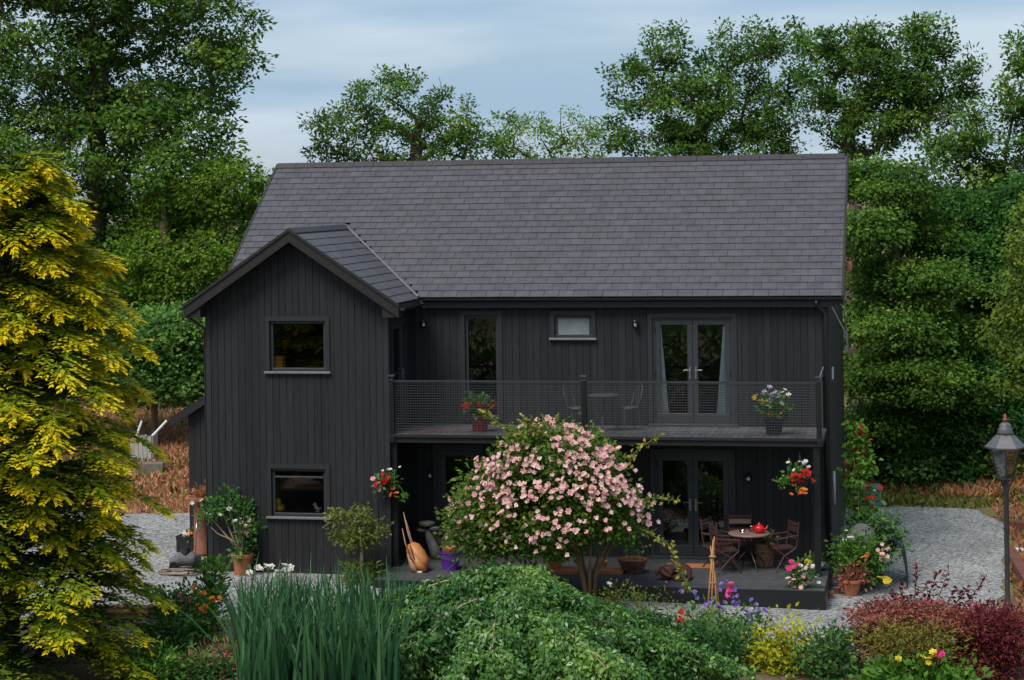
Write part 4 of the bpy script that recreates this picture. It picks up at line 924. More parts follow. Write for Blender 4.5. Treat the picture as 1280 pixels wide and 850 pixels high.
for pts in (((785, 575), (800, 560), (826, 543)), ((790, 628), (815, 622), (848, 626)), ((800, 660), (835, 680), (850, 710), (862, 740)), ((655, 550), (640, 540), (618, 525), (603, 512)), ((675, 545), (665, 535), (655, 520))):   # long arching shoots
    q = [atY(x, y, RY - .5) for x, y in pts]; loc = np.array(rb); MB().tube([tuple(v - loc) for v in q], .009, 5).build('shoot', 'stem_green', rose)
    C = np.concatenate([q[i] + (q[i + 1] - q[i]) * np.linspace(.1, 1, 12)[:, None] for i in range(len(q) - 1)]); C = np.repeat(C, 2, 0); n_ = len(C)
    V, F = leaves(C + rr.normal(size=(n_, 3)) * .03, randdir(n_, rr), randdir(n_, rr) + np.array([0, -.5, .7]), .10, .06); np_mesh('shoot_leaves', V, F, 'rose_leaf', .75 + .15 * rr.normal(size=n_), rose, False, rb)

# pots -------------------------------------------------------------
def pot(parent, r0, r1, h, m, rim=True, soil=True, name='pot', n=24):
    w_ = .012; p = [(r0, 0), (r1 * .97, h * .84)]
    p += [(r1 * 1.10, h * .84), (r1 * 1.12, h)] if rim else [(r1, h)]
    p += [(r1 - w_, h), (r1 - w_ * 2, h * .86)]
    o = MB().lathe(p, n).build(name, m, parent, False)
    if soil: MB().lathe([(.001, h * .87), (r1 - w_ * 2.2, h * .87), (r1 * .6, h * .90), (.001, h * .91)], n).build('soil', 'soil', parent, True)
    return o
def foliage(parent, c, rad, n, lm, leaf, seed, stems=8, name='foliage', wid=.55, tint=(.45, .22), up=.2, droop=0., base=(0, 0, 0), stem_m='stem_green', stem_r=.006, clumps=None):
    """leafy part in the thing's own coordinates"""
    r = np.random.default_rng(seed); c = np.array(c, float); rad = np.array(rad, float); kc = clumps or max(8, n // 30)
    tips = c + randdir(kc, r) * rad * (r.random((kc, 1)) ** .4)
    if stems:
        mb = MB()
        for i in range(min(stems, kc)):
            b0 = Vector(base) + Vector((r.normal() * .02, r.normal() * .02, 0)); tp = Vector(tips[i]); md = b0.lerp(tp, .5) + Vector((0, 0, .06)); mb.tube([b0, md, tp], [stem_r, stem_r * .8, stem_r * .4], 5, False)
        mb.build('stem', stem_m, parent, True)
    ci = r.integers(0, kc, n); rc = rad.mean() * .3 + .015; o = r.normal(size=(n, 3)) * rc; C = tips[ci] + o; A = unit(o / rc * .7 + randdir(n, r) * .7 + np.array([0, 0, up - droop])); N = unit(randdir(n, r) * .8 + np.array([0, -.3, .9])); s = leaf * (.6 + .8 * r.random(n))
    V, F = leaves(C, A, N, s, s * wid); np_mesh(name, V, F, lm, tint[0] + tint[1] * (r.normal(size=kc)[ci] * .5 + r.normal(size=n) * .55), parent); return tips
def blooms(parent, spec, seed, loc=None):
    """spec: (material, radius, count, centre, spread) in the thing's own coordinates"""
    r = np.random.default_rng(seed); L0 = np.array(parent.location)
    for m, R_, n, c, s in spec:
        for i in range(n): flower(parent, L0 + np.array(c) + r.normal(size=3) * np.array(s), m, R_, i)

# shrubs across the garden that the panes mirror
for i in range(9):
    x = -23 + i * 3.1; y = -27.5 - 1.2 * (i % 3); q = i % 3
    tb, tips_, b_ = bush('rhododendron', ('tall dark rhododendron', 'tall pink-flowered rhododendron', 'tall bright green rhododendron')[q] + ' across the garden facing ' + ('the gable', 'the tall window', 'the balcony doors')[i // 3], 'shrub', (x, y, G + 1.6), (1.7, 1.2, 1.7), 1500, ('oak_dark', 'hazel', 'oak')[q], .3, 300 + i, stem_r=.03)
    if q == 1 or i >= 6: blooms(tb, [('pink', .16, 26, (0, .9, 1.9), (.7, .2, .7))], 310 + i)
lw = MB(); lw.add([(-60, -70, G + .002), (40, -70, G + .002), (40, -18.1, G + .002), (-60, -18.1, G + .002)], [(0, 1, 2, 3)]); mat('lawn', (.03, .07, .012), .9, col2=(.06, .12, .025), scale=(3, 3, 3), bump=.4); structure(lw.build('lawn', 'lawn'))
# balcony things
def on_balc(px, Y): p = atY(px, 520, Y); return (p[0], Y, ZB + .001)
t = thing('potted_geranium', 'red pot of red geraniums on the balcony floor by the tall window', 'potted plant', on_balc(600, -1.2)); pot(t, .14, .19, .34, 'red_pot')
foliage(t, (0, 0, .5), (.22, .18, .14), 420, 'perennial', .085, 101, 10, base=(0, 0, .3), wid=.8); blooms(t, [('red_flower', .062, 8, (-.2, -.12, .5), (.07, .05, .05)), ('red_flower', .06, 9, (.05, -.14, .53), (.12, .06, .07))], 1)
t = thing('potted_lilies', 'black pot of lilac and cream flowers at the right end of the balcony', 'potted plant', on_balc(967, -1.28)); pot(t, .14, .19, .30, 'black_pot')
foliage(t, (0, 0, .55), (.26, .2, .25), 330, 'fresh', .12, 102, 14, base=(0, 0, .26), wid=.4); blooms(t, [('lilac', .06, 12, (0, -.1, .72), (.07, .05, .1)), ('white_flower', .05, 7, (.22, -.1, .68), (.08, .05, .08)), ('yellow_flower', .045, 8, (-.2, -.1, .66), (.1, .05, .06)), ('orange_flower', .04, 5, (.02, -.16, .42), (.1, .03, .05))], 2)
bt = thing('bistro_table', 'small round grey metal bistro table on the balcony', 'table', on_balc(755, -.95))
MB().lathe([(.001, .70), (.30, .70), (.315, .708), (.315, .722), (.30, .728), (.001, .728)], 28).build('tabletop', 'wire_grey', bt)
MB().tube([(0, 0, .30), (0, 0, .70)], .016, 8).build('column', 'wire_grey', bt)
for k in range(3):
    a = k * 2.094 + .5; MB().tube([(.02 * math.cos(a), .02 * math.sin(a), .36), (.12 * math.cos(a), .12 * math.sin(a), .30), (.22 * math.cos(a), .22 * math.sin(a), .19), (.27 * math.cos(a), .27 * math.sin(a), .0)], .013, 6).build('leg', 'wire_grey', bt)
def bistro_chair(px, Y, rz, lab):
    t = thing('bistro_chair', lab, 'chair', on_balc(px, Y), rz, 'metal chairs on the balcony')
    MB().lathe([(.001, .44), (.19, .44), (.2, .45), (.19, .46), (.001, .462)], 22).build('seat', 'wire_grey', t)
    for sx in (-1, 1):
        MB().tube([(sx * .13, -.13, .44), (sx * .17, -.18, 0)], .010, 6).build('leg', 'wire_grey', t)
        MB().tube([(sx * .13, .13, .44), (sx * .16, .2, 0)], .010, 6).build('leg', 'wire_grey', t)
    MB().tube([(-.17, .12, .45), (-.19, .2, .7), (-.15, .24, .88), (0, .25, .93), (.15, .24, .88), (.19, .2, .7), (.17, .12, .45)], .010, 6).build('back_frame', 'wire_grey', t)
    for x in (-.09, 0, .09): MB().tube([(x, .17, .46), (x, .225, .7), (x, .245, .9)], .005, 5).build('back_wire', 'wire_grey', t)
bistro_chair(722, -.8, R(75), 'grey metal chair on the balcony beside the middle railing post'); bistro_chair(786, -.7, R(-60), 'grey metal chair on the balcony between bistro table and french doors')
pp = np.random.default_rng(4); n_ = 160; c0 = atY(545, 532, -1.1); C = np.stack([c0[0] + pp.normal(size=n_) * .45, -1.1 + pp.normal(size=n_) * .3, np.full(n_, ZB + .006)], 1); C[:, 0] = np.clip(C[:, 0], -XG + .1, -5); C[:, 1] = np.clip(C[:, 1], -1.6, -.1)
V, F = leaves(C, randdir(n_, pp) * np.array([1, 1, .05]), np.tile([0, 0, 1.], (n_, 1)), .035, .03, .05); o = np_mesh('petals', V, F, 'red_flower', .5 + .2 * pp.normal(size=n_)); tag(o, 'fallen red petals scattered on the balcony floor', 'petals', kind='stuff')
# curtains and things behind the panes
def curtain(px0, px1, wb, lab, s):
    x0, x1 = atY(px0, 450, .2)[0], atY(px1, 450, .2)[0]; t = thing('curtain', lab, 'curtain', ((x0 + x1) / 2, .085, ZB)); n_ = 26; V = []; Fc = []
    for k, z in enumerate(np.linspace(.08, 2.02, 8)):
        f = 1 - z / 2.02; w_ = (x1 - x0) * (.38 + .62 * f) * wb
        for i in range(n_):
            u = i / (n_ - 1); e = (x0 if s < 0 else x1) - (x0 + x1) / 2; V.append((e - s * u * w_, .008 * math.sin(u * 16 + k * .15), z))
    for k in range(7):
        for i in range(n_ - 1): a = k * n_ + i; Fc.append((a, a + 1, a + 1 + n_, a + n_))
    mb = MB(); mb.v = V; mb.f = Fc; mb.build('drape', 'curtain', t, True); MB().tube([(-.28, 0, 2.04), (.28, 0, 2.04)], .012, 6).build('rail', 'wire_grey', t)
curtain(822, 836, 1.1, 'white curtain inside the left leaf of the balcony french doors', -1); curtain(896, 912, 1.1, 'white curtain inside the right leaf of the balcony french doors', 1)
def inside(name, lab, cat, px, py, Y, mb, m, smooth=False):
    p = atY(px, py, Y); mb.v = [tuple(v) for v in mb.v]; o = mb.build(name, m, None, smooth); o.location = p; tag(o, lab, cat); return o
zs = ops_g[0][2]
p = atY(348, 457, GY + .3); t = thing('wooden_crate', 'orange wooden box inside the upper gable window', 'box', (p[0], GY + .22, zs + .022))
MB().box(-.13, .13, -.09, .09, -.02, .02).build('base', 'orange_box', t)
for z in (.03, .11, .19): MB().box(-.13, .13, -.1, -.088, z, z + .07).build('slat', 'orange_box', t); MB().box(-.13, .13, .088, .1, z, z + .07).build('slat', 'orange_box', t)
for x in (-.142, .1305): MB().box(x, x + .012, -.1, .1, -.02, .26).build('side', 'orange_box', t)
MB().box(ops_g[0][0] - .05, ops_g[0][1] + .05, GY + .2005, GY + .5, zs - .045, zs - .021).build('window_board', 'sill', house); z2 = ops_g[1][2]
MB().box(ops_g[1][0] - .05, ops_g[1][1] + .05, GY + .2005, GY + .5, z2 - .045, z2 - .021).build('window_board', 'sill', house)
p = atY(352, 636, GY + .3); t = thing('toy_duck', 'yellow duck ornament inside the lower gable window', 'ornament', (p[0], GY + .20, z2 + .06))
MB().lathe([(.02, 0), (.085, .02), (.1, .07), (.08, .13), (.02, .15)], 16).build('body', 'yellow', t, True); MB().lathe([(.01, .13), (.055, .16), (.065, .2), (.05, .25), (.01, .27)], 14, (-.03, -.02, 0)).build('head', 'yellow', t, True); MB().prism([(-.13, .2), (-.085, .215), (-.085, .185)], 1, -.05, .0).build('beak', 'orange_box', t)
p = atY(397, 636, GY + .3); t = thing('bird_figurine', 'white bird figurine inside the lower gable window', 'ornament', (p[0], GY + .20, z2 + .06))
MB().tube([(-.07, 0, .14), (-.03, 0, .17), (0, 0, .1), (.05, 0, .05), (.11, 0, .08)], [.012, .026, .04, .045, .008], 10).build('body', 'porcelain', t, True); MB().lathe([(.04, 0), (.045, .01), (.015, .03), (.012, .05)], 12, (.03, 0, 0)).build('stand', 'porcelain', t, True)
# wall lights
def wall_light(p, lab):
    t = thing('wall_light', lab, 'lamp', tuple(p), 0, 'globe lights on the house wall')
    MB().box(-.04, .04, -.028, -.021, -.09, .07).build('back_plate', 'plastic_black', t); MB().tube([(0, -.028, -.02), (0, -.1, .0), (0, -.12, .05)], .012, 6).build('bracket', 'plastic_black', t)
    MB().lathe([(.02, -.075), (.055, -.04), (.066, 0), (.05, .045), (.03, .06)], 14, (0, -.12, -.01)).build('globe', 'clear_glass', t, True); MB().lathe([(.075, .045), (.06, .075), (.02, .10), (.005, .12)], 14, (0, -.12, 0)).build('cap', 'plastic_black', t, True); MB().lathe([(.012, -.04), (.028, -.015), (.026, .015), (.012, .04)], 10, (0, -.12, -.005)).build('bulb', 'porcelain', t, True)
for px, py, lab in ((531, 405, 'glass wall light above the balcony beside the inner corner of the gable'), (795, 405, 'glass wall light left of the balcony french doors'), (936, 597, 'glass wall light right of the lower french doors'), (539, 593, 'glass wall light under the balcony beside the glazed door')):
    wall_light(atY(px, py, 0), lab)
# hanging baskets on the two balcony supports
def basket(p, lab, seed, spec, trail):
    t = thing('hanging_basket', lab, 'hanging basket', tuple(p), 0, 'hanging baskets')
    MB().lathe([(.03, -.16), (.12, -.12), (.17, -.03), (.18, 0), (.165, 0), (.1, -.05)], 18).build('bowl', 'black_pot', t)
    for k in range(3): a = k * 2.094; MB().tube([(.17 * math.cos(a), .17 * math.sin(a), 0), (0, 0, .46)], .004, 4).build('chain', 'wire_grey', t)
    MB().tube([(0, 0, .46), (0, .02, .5), (0, .1, .52), (0, .20, .50)], .008, 5).build('hook', 'plastic_black', t)
    foliage(t, (0, 0, .08), (.22, .18, .16), 260, 'perennial', .08, seed, 6, wid=.5); blooms(t, spec, seed)
    for i, (ex, ez) in enumerate(trail): MB().tube([(0, -.1, .05), (ex * .6, -.14, .04), (ex, -.15, ez)], .006, 5).build('trailing_stem', 'stem_green', t); foliage(t, (ex * .85, -.15, ez * .8), (.08, .05, .06), 40, 'fresh', .07, seed + i + 3, 0, name='trailing_leaves')
basket(atY(486, 608, BY - .15), 'hanging basket of red and cream flowers at the gable corner', 111, [('red_flower', .06, 9, (0, -.14, .12), (.1, .04, .06)), ('pink', .05, 7, (-.2, -.1, .06), (.05, .05, .07)), ('orange_flower', .05, 6, (.12, -.14, -.08), (.07, .03, .06)), ('white_flower', .035, 5, (-.05, -.05, .32), (.12, .05, .06))], [(.42, -.22)])
basket(atY(1000, 600, BY - .15), 'hanging basket of bright red flowers at the right balcony post', 112, [('red_flower', .075, 10, (.05, -.14, .06), (.08, .04, .05)), ('orange_flower', .055, 12, (.02, -.16, -.16), (.09, .03, .06)), ('white_flower', .04, 9, (0, -.05, .28), (.12, .05, .05))], [(-.4, -.02), (-.28, .02)])

# ------------------------------------------------------------------ on the patio
def onp(px, py): q = atZ(px, py, 0); return (q[0], q[1], .002)
def ong(px, py): return tuple(atG(px, py))
# tool bag with long wooden handles, leaning against the post
t = thing('tool_bag', 'tan leather bag with long wooden tool handles leaning by the gable corner', 'bag', onp(522, 714))
MB().tube([(.16, -.02, .05), (.08, .0, .16), (-.02, .05, .30), (-.12, .1, .44), (-.16, .12, .5)], [.10, .17, .18, .15, .09], 14).build('body', 'leather', t, True)
MB().tube([(.20, -.14, .03), (.08, -.15, .14), (-.06, -.11, .34)], [.05, .085, .05], 10).build('pocket', 'leather', t, True)
MB().tube([(.02, -.18, .02), (-.06, -.16, .12), (-.15, -.12, .36)], [.05, .06, .035], 10).build('pocket', 'wood_tan', t, True)
for a, c, e in (((-.06, .05, .3), (-.32, .2, 1.12), .017), ((-.02, .06, .3), (-.27, .2, .95), .015), ((-.14, .0, .25), (-.34, .16, .8), .014)): MB().tube([a, ((a[0] + c[0]) / 2 - .02, (a[1] + c[1]) / 2, (a[2] + c[2]) / 2), c], [e, e, e * .6], 7).build('handle', 'wood_tan', t, True)
for k in (-.03, -.1): MB().tube([(k + .14, -.16, .12), (k, -.19, .3), (k - .09, -.1, .52)], .012, 5).build('strap', 'chair_wood', t)
MB().box(-.02, .14, -.2, -.1, .0, .035).build('foot', 'white_paint', t, bevel=.01)
# weathered driftwood ornament with flat caps
t = thing('driftwood_ornament', 'grey weathered driftwood ornament with flat caps beside the tool bag', 'ornament', onp(540, 698))
MB().tube([(.1, 0, 0), (.04, 0, .22), (-.06, .02, .45), (-.09, .02, .58)], [.13, .11, .08, .06], 9).build('stump', 'driftwood', t, True)
for x, z, rr_, th in ((-.10, .72, .17, .07), (.05, .62, .12, .06), (-.2, .58, .12, .05)): MB().lathe([(rr_ * .4, -th), (rr_ * .95, -th * .6), (rr_, 0), (rr_ * .7, th * .35), (.01, th * .4)], 11, (x, .02, z)).build('cap', 'driftwood', t)
t = thing('split_log', 'pale split log propped behind the purple bucket', 'log', onp(549, 695)); MB().tube([(-.16, .05, .42), (0, .02, .30), (.14, 0, .17), (.2, 0, .02)], [.045, .07, .07, .05], 7).build('log', 'wood_tan', t)
t = thing('bucket', 'purple plastic bucket holding an orange pot on the patio', 'bucket', onp(563, 712)); MB().lathe([(.15, 0), (.21, .34), (.225, .34), (.225, .36), (.2, .36), (.19, .2)], 24).build('tub', 'purple', t); MB().lathe([(.12, .30), (.17, .40), (.18, .44), (.155, .44), (.13, .40)], 20, (.02, 0, 0)).build('inner_pot', 'terracotta', t)
MB().tube([(-.215, 0, .34), (-.2, -.14, .27), (0, -.23, .24), (.2, -.14, .27), (.215, 0, .34)], .006, 5).build('bail', 'wire_grey', t)
# pots and basket behind the rose
t = thing('potted_fern', 'terracotta pot with blue-green plant behind the rose stem', 'potted plant', onp(694, 713)); pot(t, .10, .15, .2, 'terracotta'); foliage(t, (0, 0, .36), (.2, .18, .17), 420, 'hazel', .09, 121, 8, base=(0, 0, .18), wid=.35)
for i, (px, py, lab) in enumerate(((706, 716, 'flat orange clay tray in front of the potted fern'), (762, 716, 'flat orange clay tray beside the wicker basket'))):
    t = thing('clay_tray', lab, 'tray', onp(px, py)); MB().prism([(-.26, 0), (.26, 0), (.3, .07), (.275, .07), (.25, .025), (-.25, .025), (-.275, .07), (-.3, .07)], 1, -.14, .14).build('tray', 'terracotta', t); MB().box(-.28, .28, -.155, -.1405, .002, .07).build('end', 'terracotta', t); MB().box(-.28, .28, .1405, .155, .002, .07).build('end', 'terracotta', t)
t = thing('clay_pot', 'small pale empty clay pot next to the rose stem', 'pot', onp(753, 712)); pot(t, .07, .1, .17, 'wood_tan')
t = thing('wicker_bowl', 'dark red-brown wicker bowl on the patio near the doormat', 'basket', onp(791, 716))
for k in range(7): z = .02 + k * .04; MB().lathe([(.15 + .018 * k, z - .02), (.165 + .019 * k, z), (.15 + .019 * k, z + .02)], 22).build('weave', 'wicker', t)
for k in range(12): a = k * math.pi / 6; MB().tube([(.17 * math.cos(a), .17 * math.sin(a), 0), (.3 * math.cos(a), .3 * math.sin(a), .28)], .009, 4).build('stake', 'wicker', t)
foliage(t, (0, 0, .26), (.2, .18, .05), 90, 'olive_leaf', .07, 122, 0)
o = MB().box(-.48, .48, -.2, .2, 0, .022).build('doormat', 'coir', None, bevel=.006); o.location = onp(864, 708); tag(o, 'orange-brown coir doormat in front of the lower french doors', 'doormat')
# sleeping dog: one continuous skin
dg = thing('dog', 'dark brown dog curled up asleep on the patio near the doormat', 'dog', onp(845, 724), R(-8))
sk = [((.20, -.02, .14), .135), ((.19, .12, .155), .135), ((.06, .21, .16), .13), ((-.09, .20, .155), .125), ((-.20, .10, .15), .12), ((-.26, -.02, .15), .085), ((-.25, -.12, .15), .08), ((-.18, -.20, .125), .066), ((-.09, -.24, .095), .042), ((-.04, -.25, .085), .034),
      ((.16, -.14, .10), .09), ((.04, -.16, .06), .05), ((-.05, -.13, .045), .04),
      ((-.12, -.03, .07), .06), ((-.10, -.14, .05), .042), ((-.20, -.22, .04), .036),
      ((.29, -.10, .06), .035), ((.25, -.22, .045), .028), ((.13, -.28, .04), .022), ((.03, -.30, .035), .014)]
ed = [(i, i + 1) for i in range(9)] + [(0, 10), (10, 11), (11, 12), (4, 13), (13, 14), (14, 15), (0, 16), (16, 17), (17, 18), (18, 19)]
me = bpy.data.meshes.new('body'); me.from_pydata([v for v, _ in sk], ed, []); me.materials.append(MATS['dog_fur']); body = link(bpy.data.objects.new('body', me), dg)
sm = body.modifiers.new('skin', 'SKIN'); sm.use_smooth_shade = True
for i, (_, q) in enumerate(sk): me.skin_vertices[0].data[i].radius = (q, q)
me.skin_vertices[0].data[0].use_root = True; ss = body.modifiers.new('sub', 'SUBSURF'); ss.levels = 2; ss.render_levels = 2
for p0, p1, p2 in (((-.29, -.15, .20), (-.33, -.19, .14), (-.30, -.22, .08)), ((-.19, -.12, .21), (-.13, -.12, .19), (-.12, -.16, .13))): MB().tube([p0, p1, p2], [.022, .036, .012], 8).build('ear', 'dog_fur', dg, True)
MB().lathe([(.005, -.016), (.018, -.007), (.018, .007), (.005, .014)], 9, (-.008, -.255, .092)).build('nose', 'nose', dg, True)
# patio table, chairs, teapot
TB = onp(937, 712); t = thing('patio_table', 'round brown metal patio table with curved legs carrying the red teapot', 'table', TB)
MB().lathe([(.001, .68), (.39, .68), (.405, .69), (.405, .71), (.395, .72), (.001, .722)], 36).build('tabletop', 'table_top', t); MB().tube([(0, 0, .3), (0, 0, .68)], .018, 8).build('column', 'iron', t)
for k in range(4): a = k * math.pi / 2 + .5; MB().tube([(.22 * math.cos(a), .22 * math.sin(a), .67), (.03 * math.cos(a), .03 * math.sin(a), .42), (.1 * math.cos(a), .1 * math.sin(a), .33), (.27 * math.cos(a), .27 * math.sin(a), .17), (.34 * math.cos(a), .34 * math.sin(a), 0)], .013, 6).build('leg', 'iron', t)
def patio_chair(loc, rz, lab, pale=False, arms=True):
    t = thing('patio_chair', lab, 'chair', loc, rz, 'slatted chairs round the patio table')
    for k in range(6): y = -.2 + k * .075; MB().box(-.22, .22, y, y + .055, .43, .45).build('seat_slat', 'chair_wood', t)
    for k, z in enumerate((.60, .74, .86)): MB().box(-.215, .215, .215 + z * .06 - .03, .237 + z * .06 - .03, z, z + (.095 if k == 1 else .06)).build('back_slat', 'chair_wood_pale' if pale and k == 1 else 'chair_wood', t)
    for s in (-1, 1):
        MB().tube([(s * .225, -.24, 0), (s * .225, -.05, .30), (s * .225, .2, .44), (s * .225, .24, .62), (s * .225, .265, .95)], .015, 6).build('leg', 'chair_wood', t)
        MB().tube([(s * .225, .26, 0), (s * .225, .0, .28), (s * .225, -.19, .43)], .014, 6).build('leg', 'chair_wood', t)
        if arms: MB().tube([(s * .235, .24, .68), (s * .245, 0, .66), (s * .24, -.2, .64)], .018, 6).build('armrest', 'chair_wood', t); MB().tube([(s * .235, -.18, .43), (s * .24, -.19, .64)], .012, 6).build('arm_support', 'chair_wood', t)
    MB().tube([(-.225, .1, .12), (.225, .1, .12)], .010, 6).build('stretcher', 'chair_wood', t)
bxp, byp = TB[0], TB[1]
patio_chair((bxp - .22, byp + .66, .002), R(8), 'slatted patio chair with a pale back slat between table and wall', True, False)
patio_chair((bxp - .62, byp + .18, .002), R(72), 'dark slatted patio armchair backing onto the french doors')
patio_chair((bxp - .42, byp - .32, .002), R(112), 'dark slatted patio armchair behind the cane obelisk')
patio_chair((bxp + .62, byp + .06, .002), R(-62), 'dark slatted patio armchair next to the right balcony post')
t = thing('teapot', 'glossy red teapot on the patio table', 'teapot', (bxp + .20, byp - .05, .724))
MB().lathe([(.05, 0), (.085, .02), (.105, .07), (.095, .12), (.06, .15), (.05, .155)], 22).build('body', 'red_enamel', t, True); MB().lathe([(.055, .15), (.04, .17), (.012, .18), (.018, .2), (.004, .212)], 16).build('lid', 'red_enamel', t, True)
MB().tube([(.09, 0, .06), (.14, 0, .09), (.17, 0, .15)], [.03, .02, .013], 8).build('spout', 'red_enamel', t, True); MB().tube([(-.09, 0, .12), (-.15, 0, .12), (-.16, 0, .07), (-.1, 0, .04)], .011, 6).build('handle', 'red_enamel', t, True)
for i, (dx, dy, h_, lab) in enumerate(((.04, .12, .13, 'clear glass jug behind the red teapot'), (-.14, .02, .05, 'small glass dish on the patio table away from the teapot'))):
    t = thing('glass_jar', lab, 'glass', (bxp + dx, byp + dy, .724)); MB().lathe([(.04, 0), (.055, h_ * .5), (.05, h_), (.046, h_), (.05, h_ * .5), (.036, .008)], 16).build('glass', 'clear_glass', t, True); MB().lathe([(.03, .009), (.047, h_ * .45), (.001, h_ * .46)], 14).build('contents', 'frosted', t, True)
t = thing('wicker_basket', 'tall pale wicker basket with plants under the patio table', 'basket', (bxp + .27, byp + .42, .002))
for k in range(11): z = .02 + k * .04; MB().lathe([(.15 + .004 * k, z - .02), (.166 + .004 * k, z), (.15 + .004 * k, z + .02)], 20).build('weave', 'wicker_pale', t)
MB().lathe([(.001, .40), (.17, .40), (.001, .42)], 18).build('soil', 'soil', t); foliage(t, (0, 0, .5), (.17, .15, .08), 160, 'olive_leaf', .08, 123, 4, base=(0, 0, .4))
# bowl and flower pot at the patio's right end
t = thing('enamel_bowl', 'white bowl of yellow and green plants at the patio corner', 'bowl', onp(1019, 713)); MB().lathe([(.10, 0), (.17, .08), (.2, .15), (.19, .15), (.15, .08), (.08, .02)], 20).build('bowl', 'porcelain', t, True); foliage(t, (.03, 0, .17), (.13, .1, .05), 130, 'fresh', .08, 124, 0); blooms(t, [('yellow_flower', .05, 6, (-.13, -.06, .18), (.04, .04, .03))], 7); MB().tube([(-.1, 0, .1), (-.09, 0, .38)], .016, 6).build('trowel_handle', 'wood_tan', t)
t = thing('flower_pot', 'pot of trailing pink and cream flowers on the patio edge', 'potted plant', onp(1000, 733)); pot(t, .09, .13, .18, 'terracotta_dark'); foliage(t, (.02, -.06, .2), (.24, .12, .2), 420, 'fresh', .075, 125, 8, base=(0, 0, .15)); blooms(t, [('hot_pink', .055, 4, (-.1, -.12, .42), (.05, .03, .05)), ('pink', .05, 14, (.03, -.2, .18), (.15, .04, .13)), ('white_flower', .04, 10, (.1, -.2, .12), (.1, .04, .13))], 8)

# ------------------------------------------------------------------ right of the house
t = thing('runner_beans', 'tall runner bean climbing the end wall with scarlet flowers', 'plant', (.55, .25, G)); 
for k in range(4): a = k * 1.57; MB().tube([(.22 * math.cos(a), .22 * math.sin(a), 0), (.05 * math.cos(a), .05 * math.sin(a), 2.75)], .010, 5).build('pole', 'cane', t)
for k, (z, w_) in enumerate(((.5, .26), (1.0, .25), (1.5, .24), (1.95, .22), (2.35, .18), (2.7, .14))): foliage(t, (.03 * (-1) ** k, 0, z), (w_, w_, .32), 210, 'fresh', .12, 130 + k, 0, wid=.7, droop=.6)
blooms(t, [('red_flower', .05, 14, (.05, -.1, 2.75), (.12, .08, .12)), ('red_flower', .045, 12, (.26, -.05, 2.0), (.07, .08, .4))], 9)
t = thing('water_butt', 'dark grey rounded water butt behind the marigold bush', 'barrel', (.62, -.55, G)); MB().lathe([(.27, 0), (.33, .3), (.34, .6), (.3, .95), (.22, 1.12), (.1, 1.2), (.02, 1.22)], 22).build('barrel', 'stone_grey', t, True)
for z in (.25, .8): MB().lathe([(.335, z - .02), (.35, z), (.335, z + .02)], 22).build('hoop', 'plastic_black', t)
t = thing('net_cloche', 'black netting cloche over hoops beside the flower pots', 'cloche', (1.18, -.2, G))
for k in range(6):
    y = -.55 + k * .26; MB().tube([(.30 * math.cos(a), y, .95 * math.sin(a)) for a in np.linspace(0, math.pi, 12)], .010, 5).build('hoop', 'plastic_black', t)
nm = MB()
for k in range(30): y = -.55 + k * .045; nm.tube([(.30 * math.cos(a), y, .95 * math.sin(a)) for a in np.linspace(0, math.pi, 12)], .009, 4, False)
for a in np.linspace(.03, math.pi - .03, 40): nm.tube([(.302 * math.cos(a), -.55, .955 * math.sin(a)), (.302 * math.cos(a), .76, .955 * math.sin(a))], .009, 4, False)
nm.build('netting', 'dark_net', t)
_, tips, _b = bush('marigold_bush', 'leafy green bush with orange marigolds beside the downpipe', 'bush', (.62, -1.0, G + .62), (.42, .35, .42), 1900, 'fresh', .1, 140, tint=(.42, .2))
blooms(_, [('orange_flower', .055, 7, (0, -.35, .68), (.15, .06, .1)), ('pink', .05, 8, (.42, -.25, .75), (.09, .08, .12)), ('yellow_flower', .06, 8, (.42, -.3, .32), (.08, .05, .05)), ('white_flower', .04, 6, (-.2, -.1, 1.05), (.08, .05, .08))], 10)
bush('fuchsia_bush', 'taller bush with small pink flowers between beans and netting', 'bush', (.95, -.15, G + .95), (.36, .35, .42), 1300, 'perennial', .1, 141)
t = thing('flower_pot', 'terracotta pot of bronze foliage by the foot of the downpipe', 'potted plant', ong(1064, 744)); pot(t, .12, .19, .3, 'terracotta'); foliage(t, (0, 0, .36), (.27, .22, .12), 430, 'maple', .07, 142, 6, base=(0, 0, .25), tint=(.7, .2))
t = thing('flower_pot', 'black plastic pot of yellow flowers next to the bronze foliage pot', 'potted plant', ong(1084, 724)); pot(t, .13, .17, .26, 'black_pot'); foliage(t, (0, 0, .34), (.2, .17, .09), 160, 'fresh', .08, 143, 4, base=(0, 0, .22)); blooms(t, [('yellow_flower', .055, 7, (0, -.12, .40), (.1, .05, .04))], 12)
for i, (px, py, lab) in enumerate(((1037, 748, 'small empty red clay pot lying against the patio end'), (1047, 742, 'small red clay pot between patio end and bronze foliage pot'))):
    t = thing('clay_pot', lab, 'pot', ong(px, py)); pot(t, .05, .075, .12, 'terracotta_dark')
t = thing('utility_box', 'pale green utility box on the gravel past the beans', 'box', ong(1082, 632)); MB().box(-.38, .38, -.25, .25, 0, .42).build('cabinet', 'utility_green', t, bevel=.02); MB().prism([(-.42, .42), (.42, .42), (.34, .5), (-.34, .5)], 1, -.29, .29).build('lid', 'utility_green', t, bevel=.015)
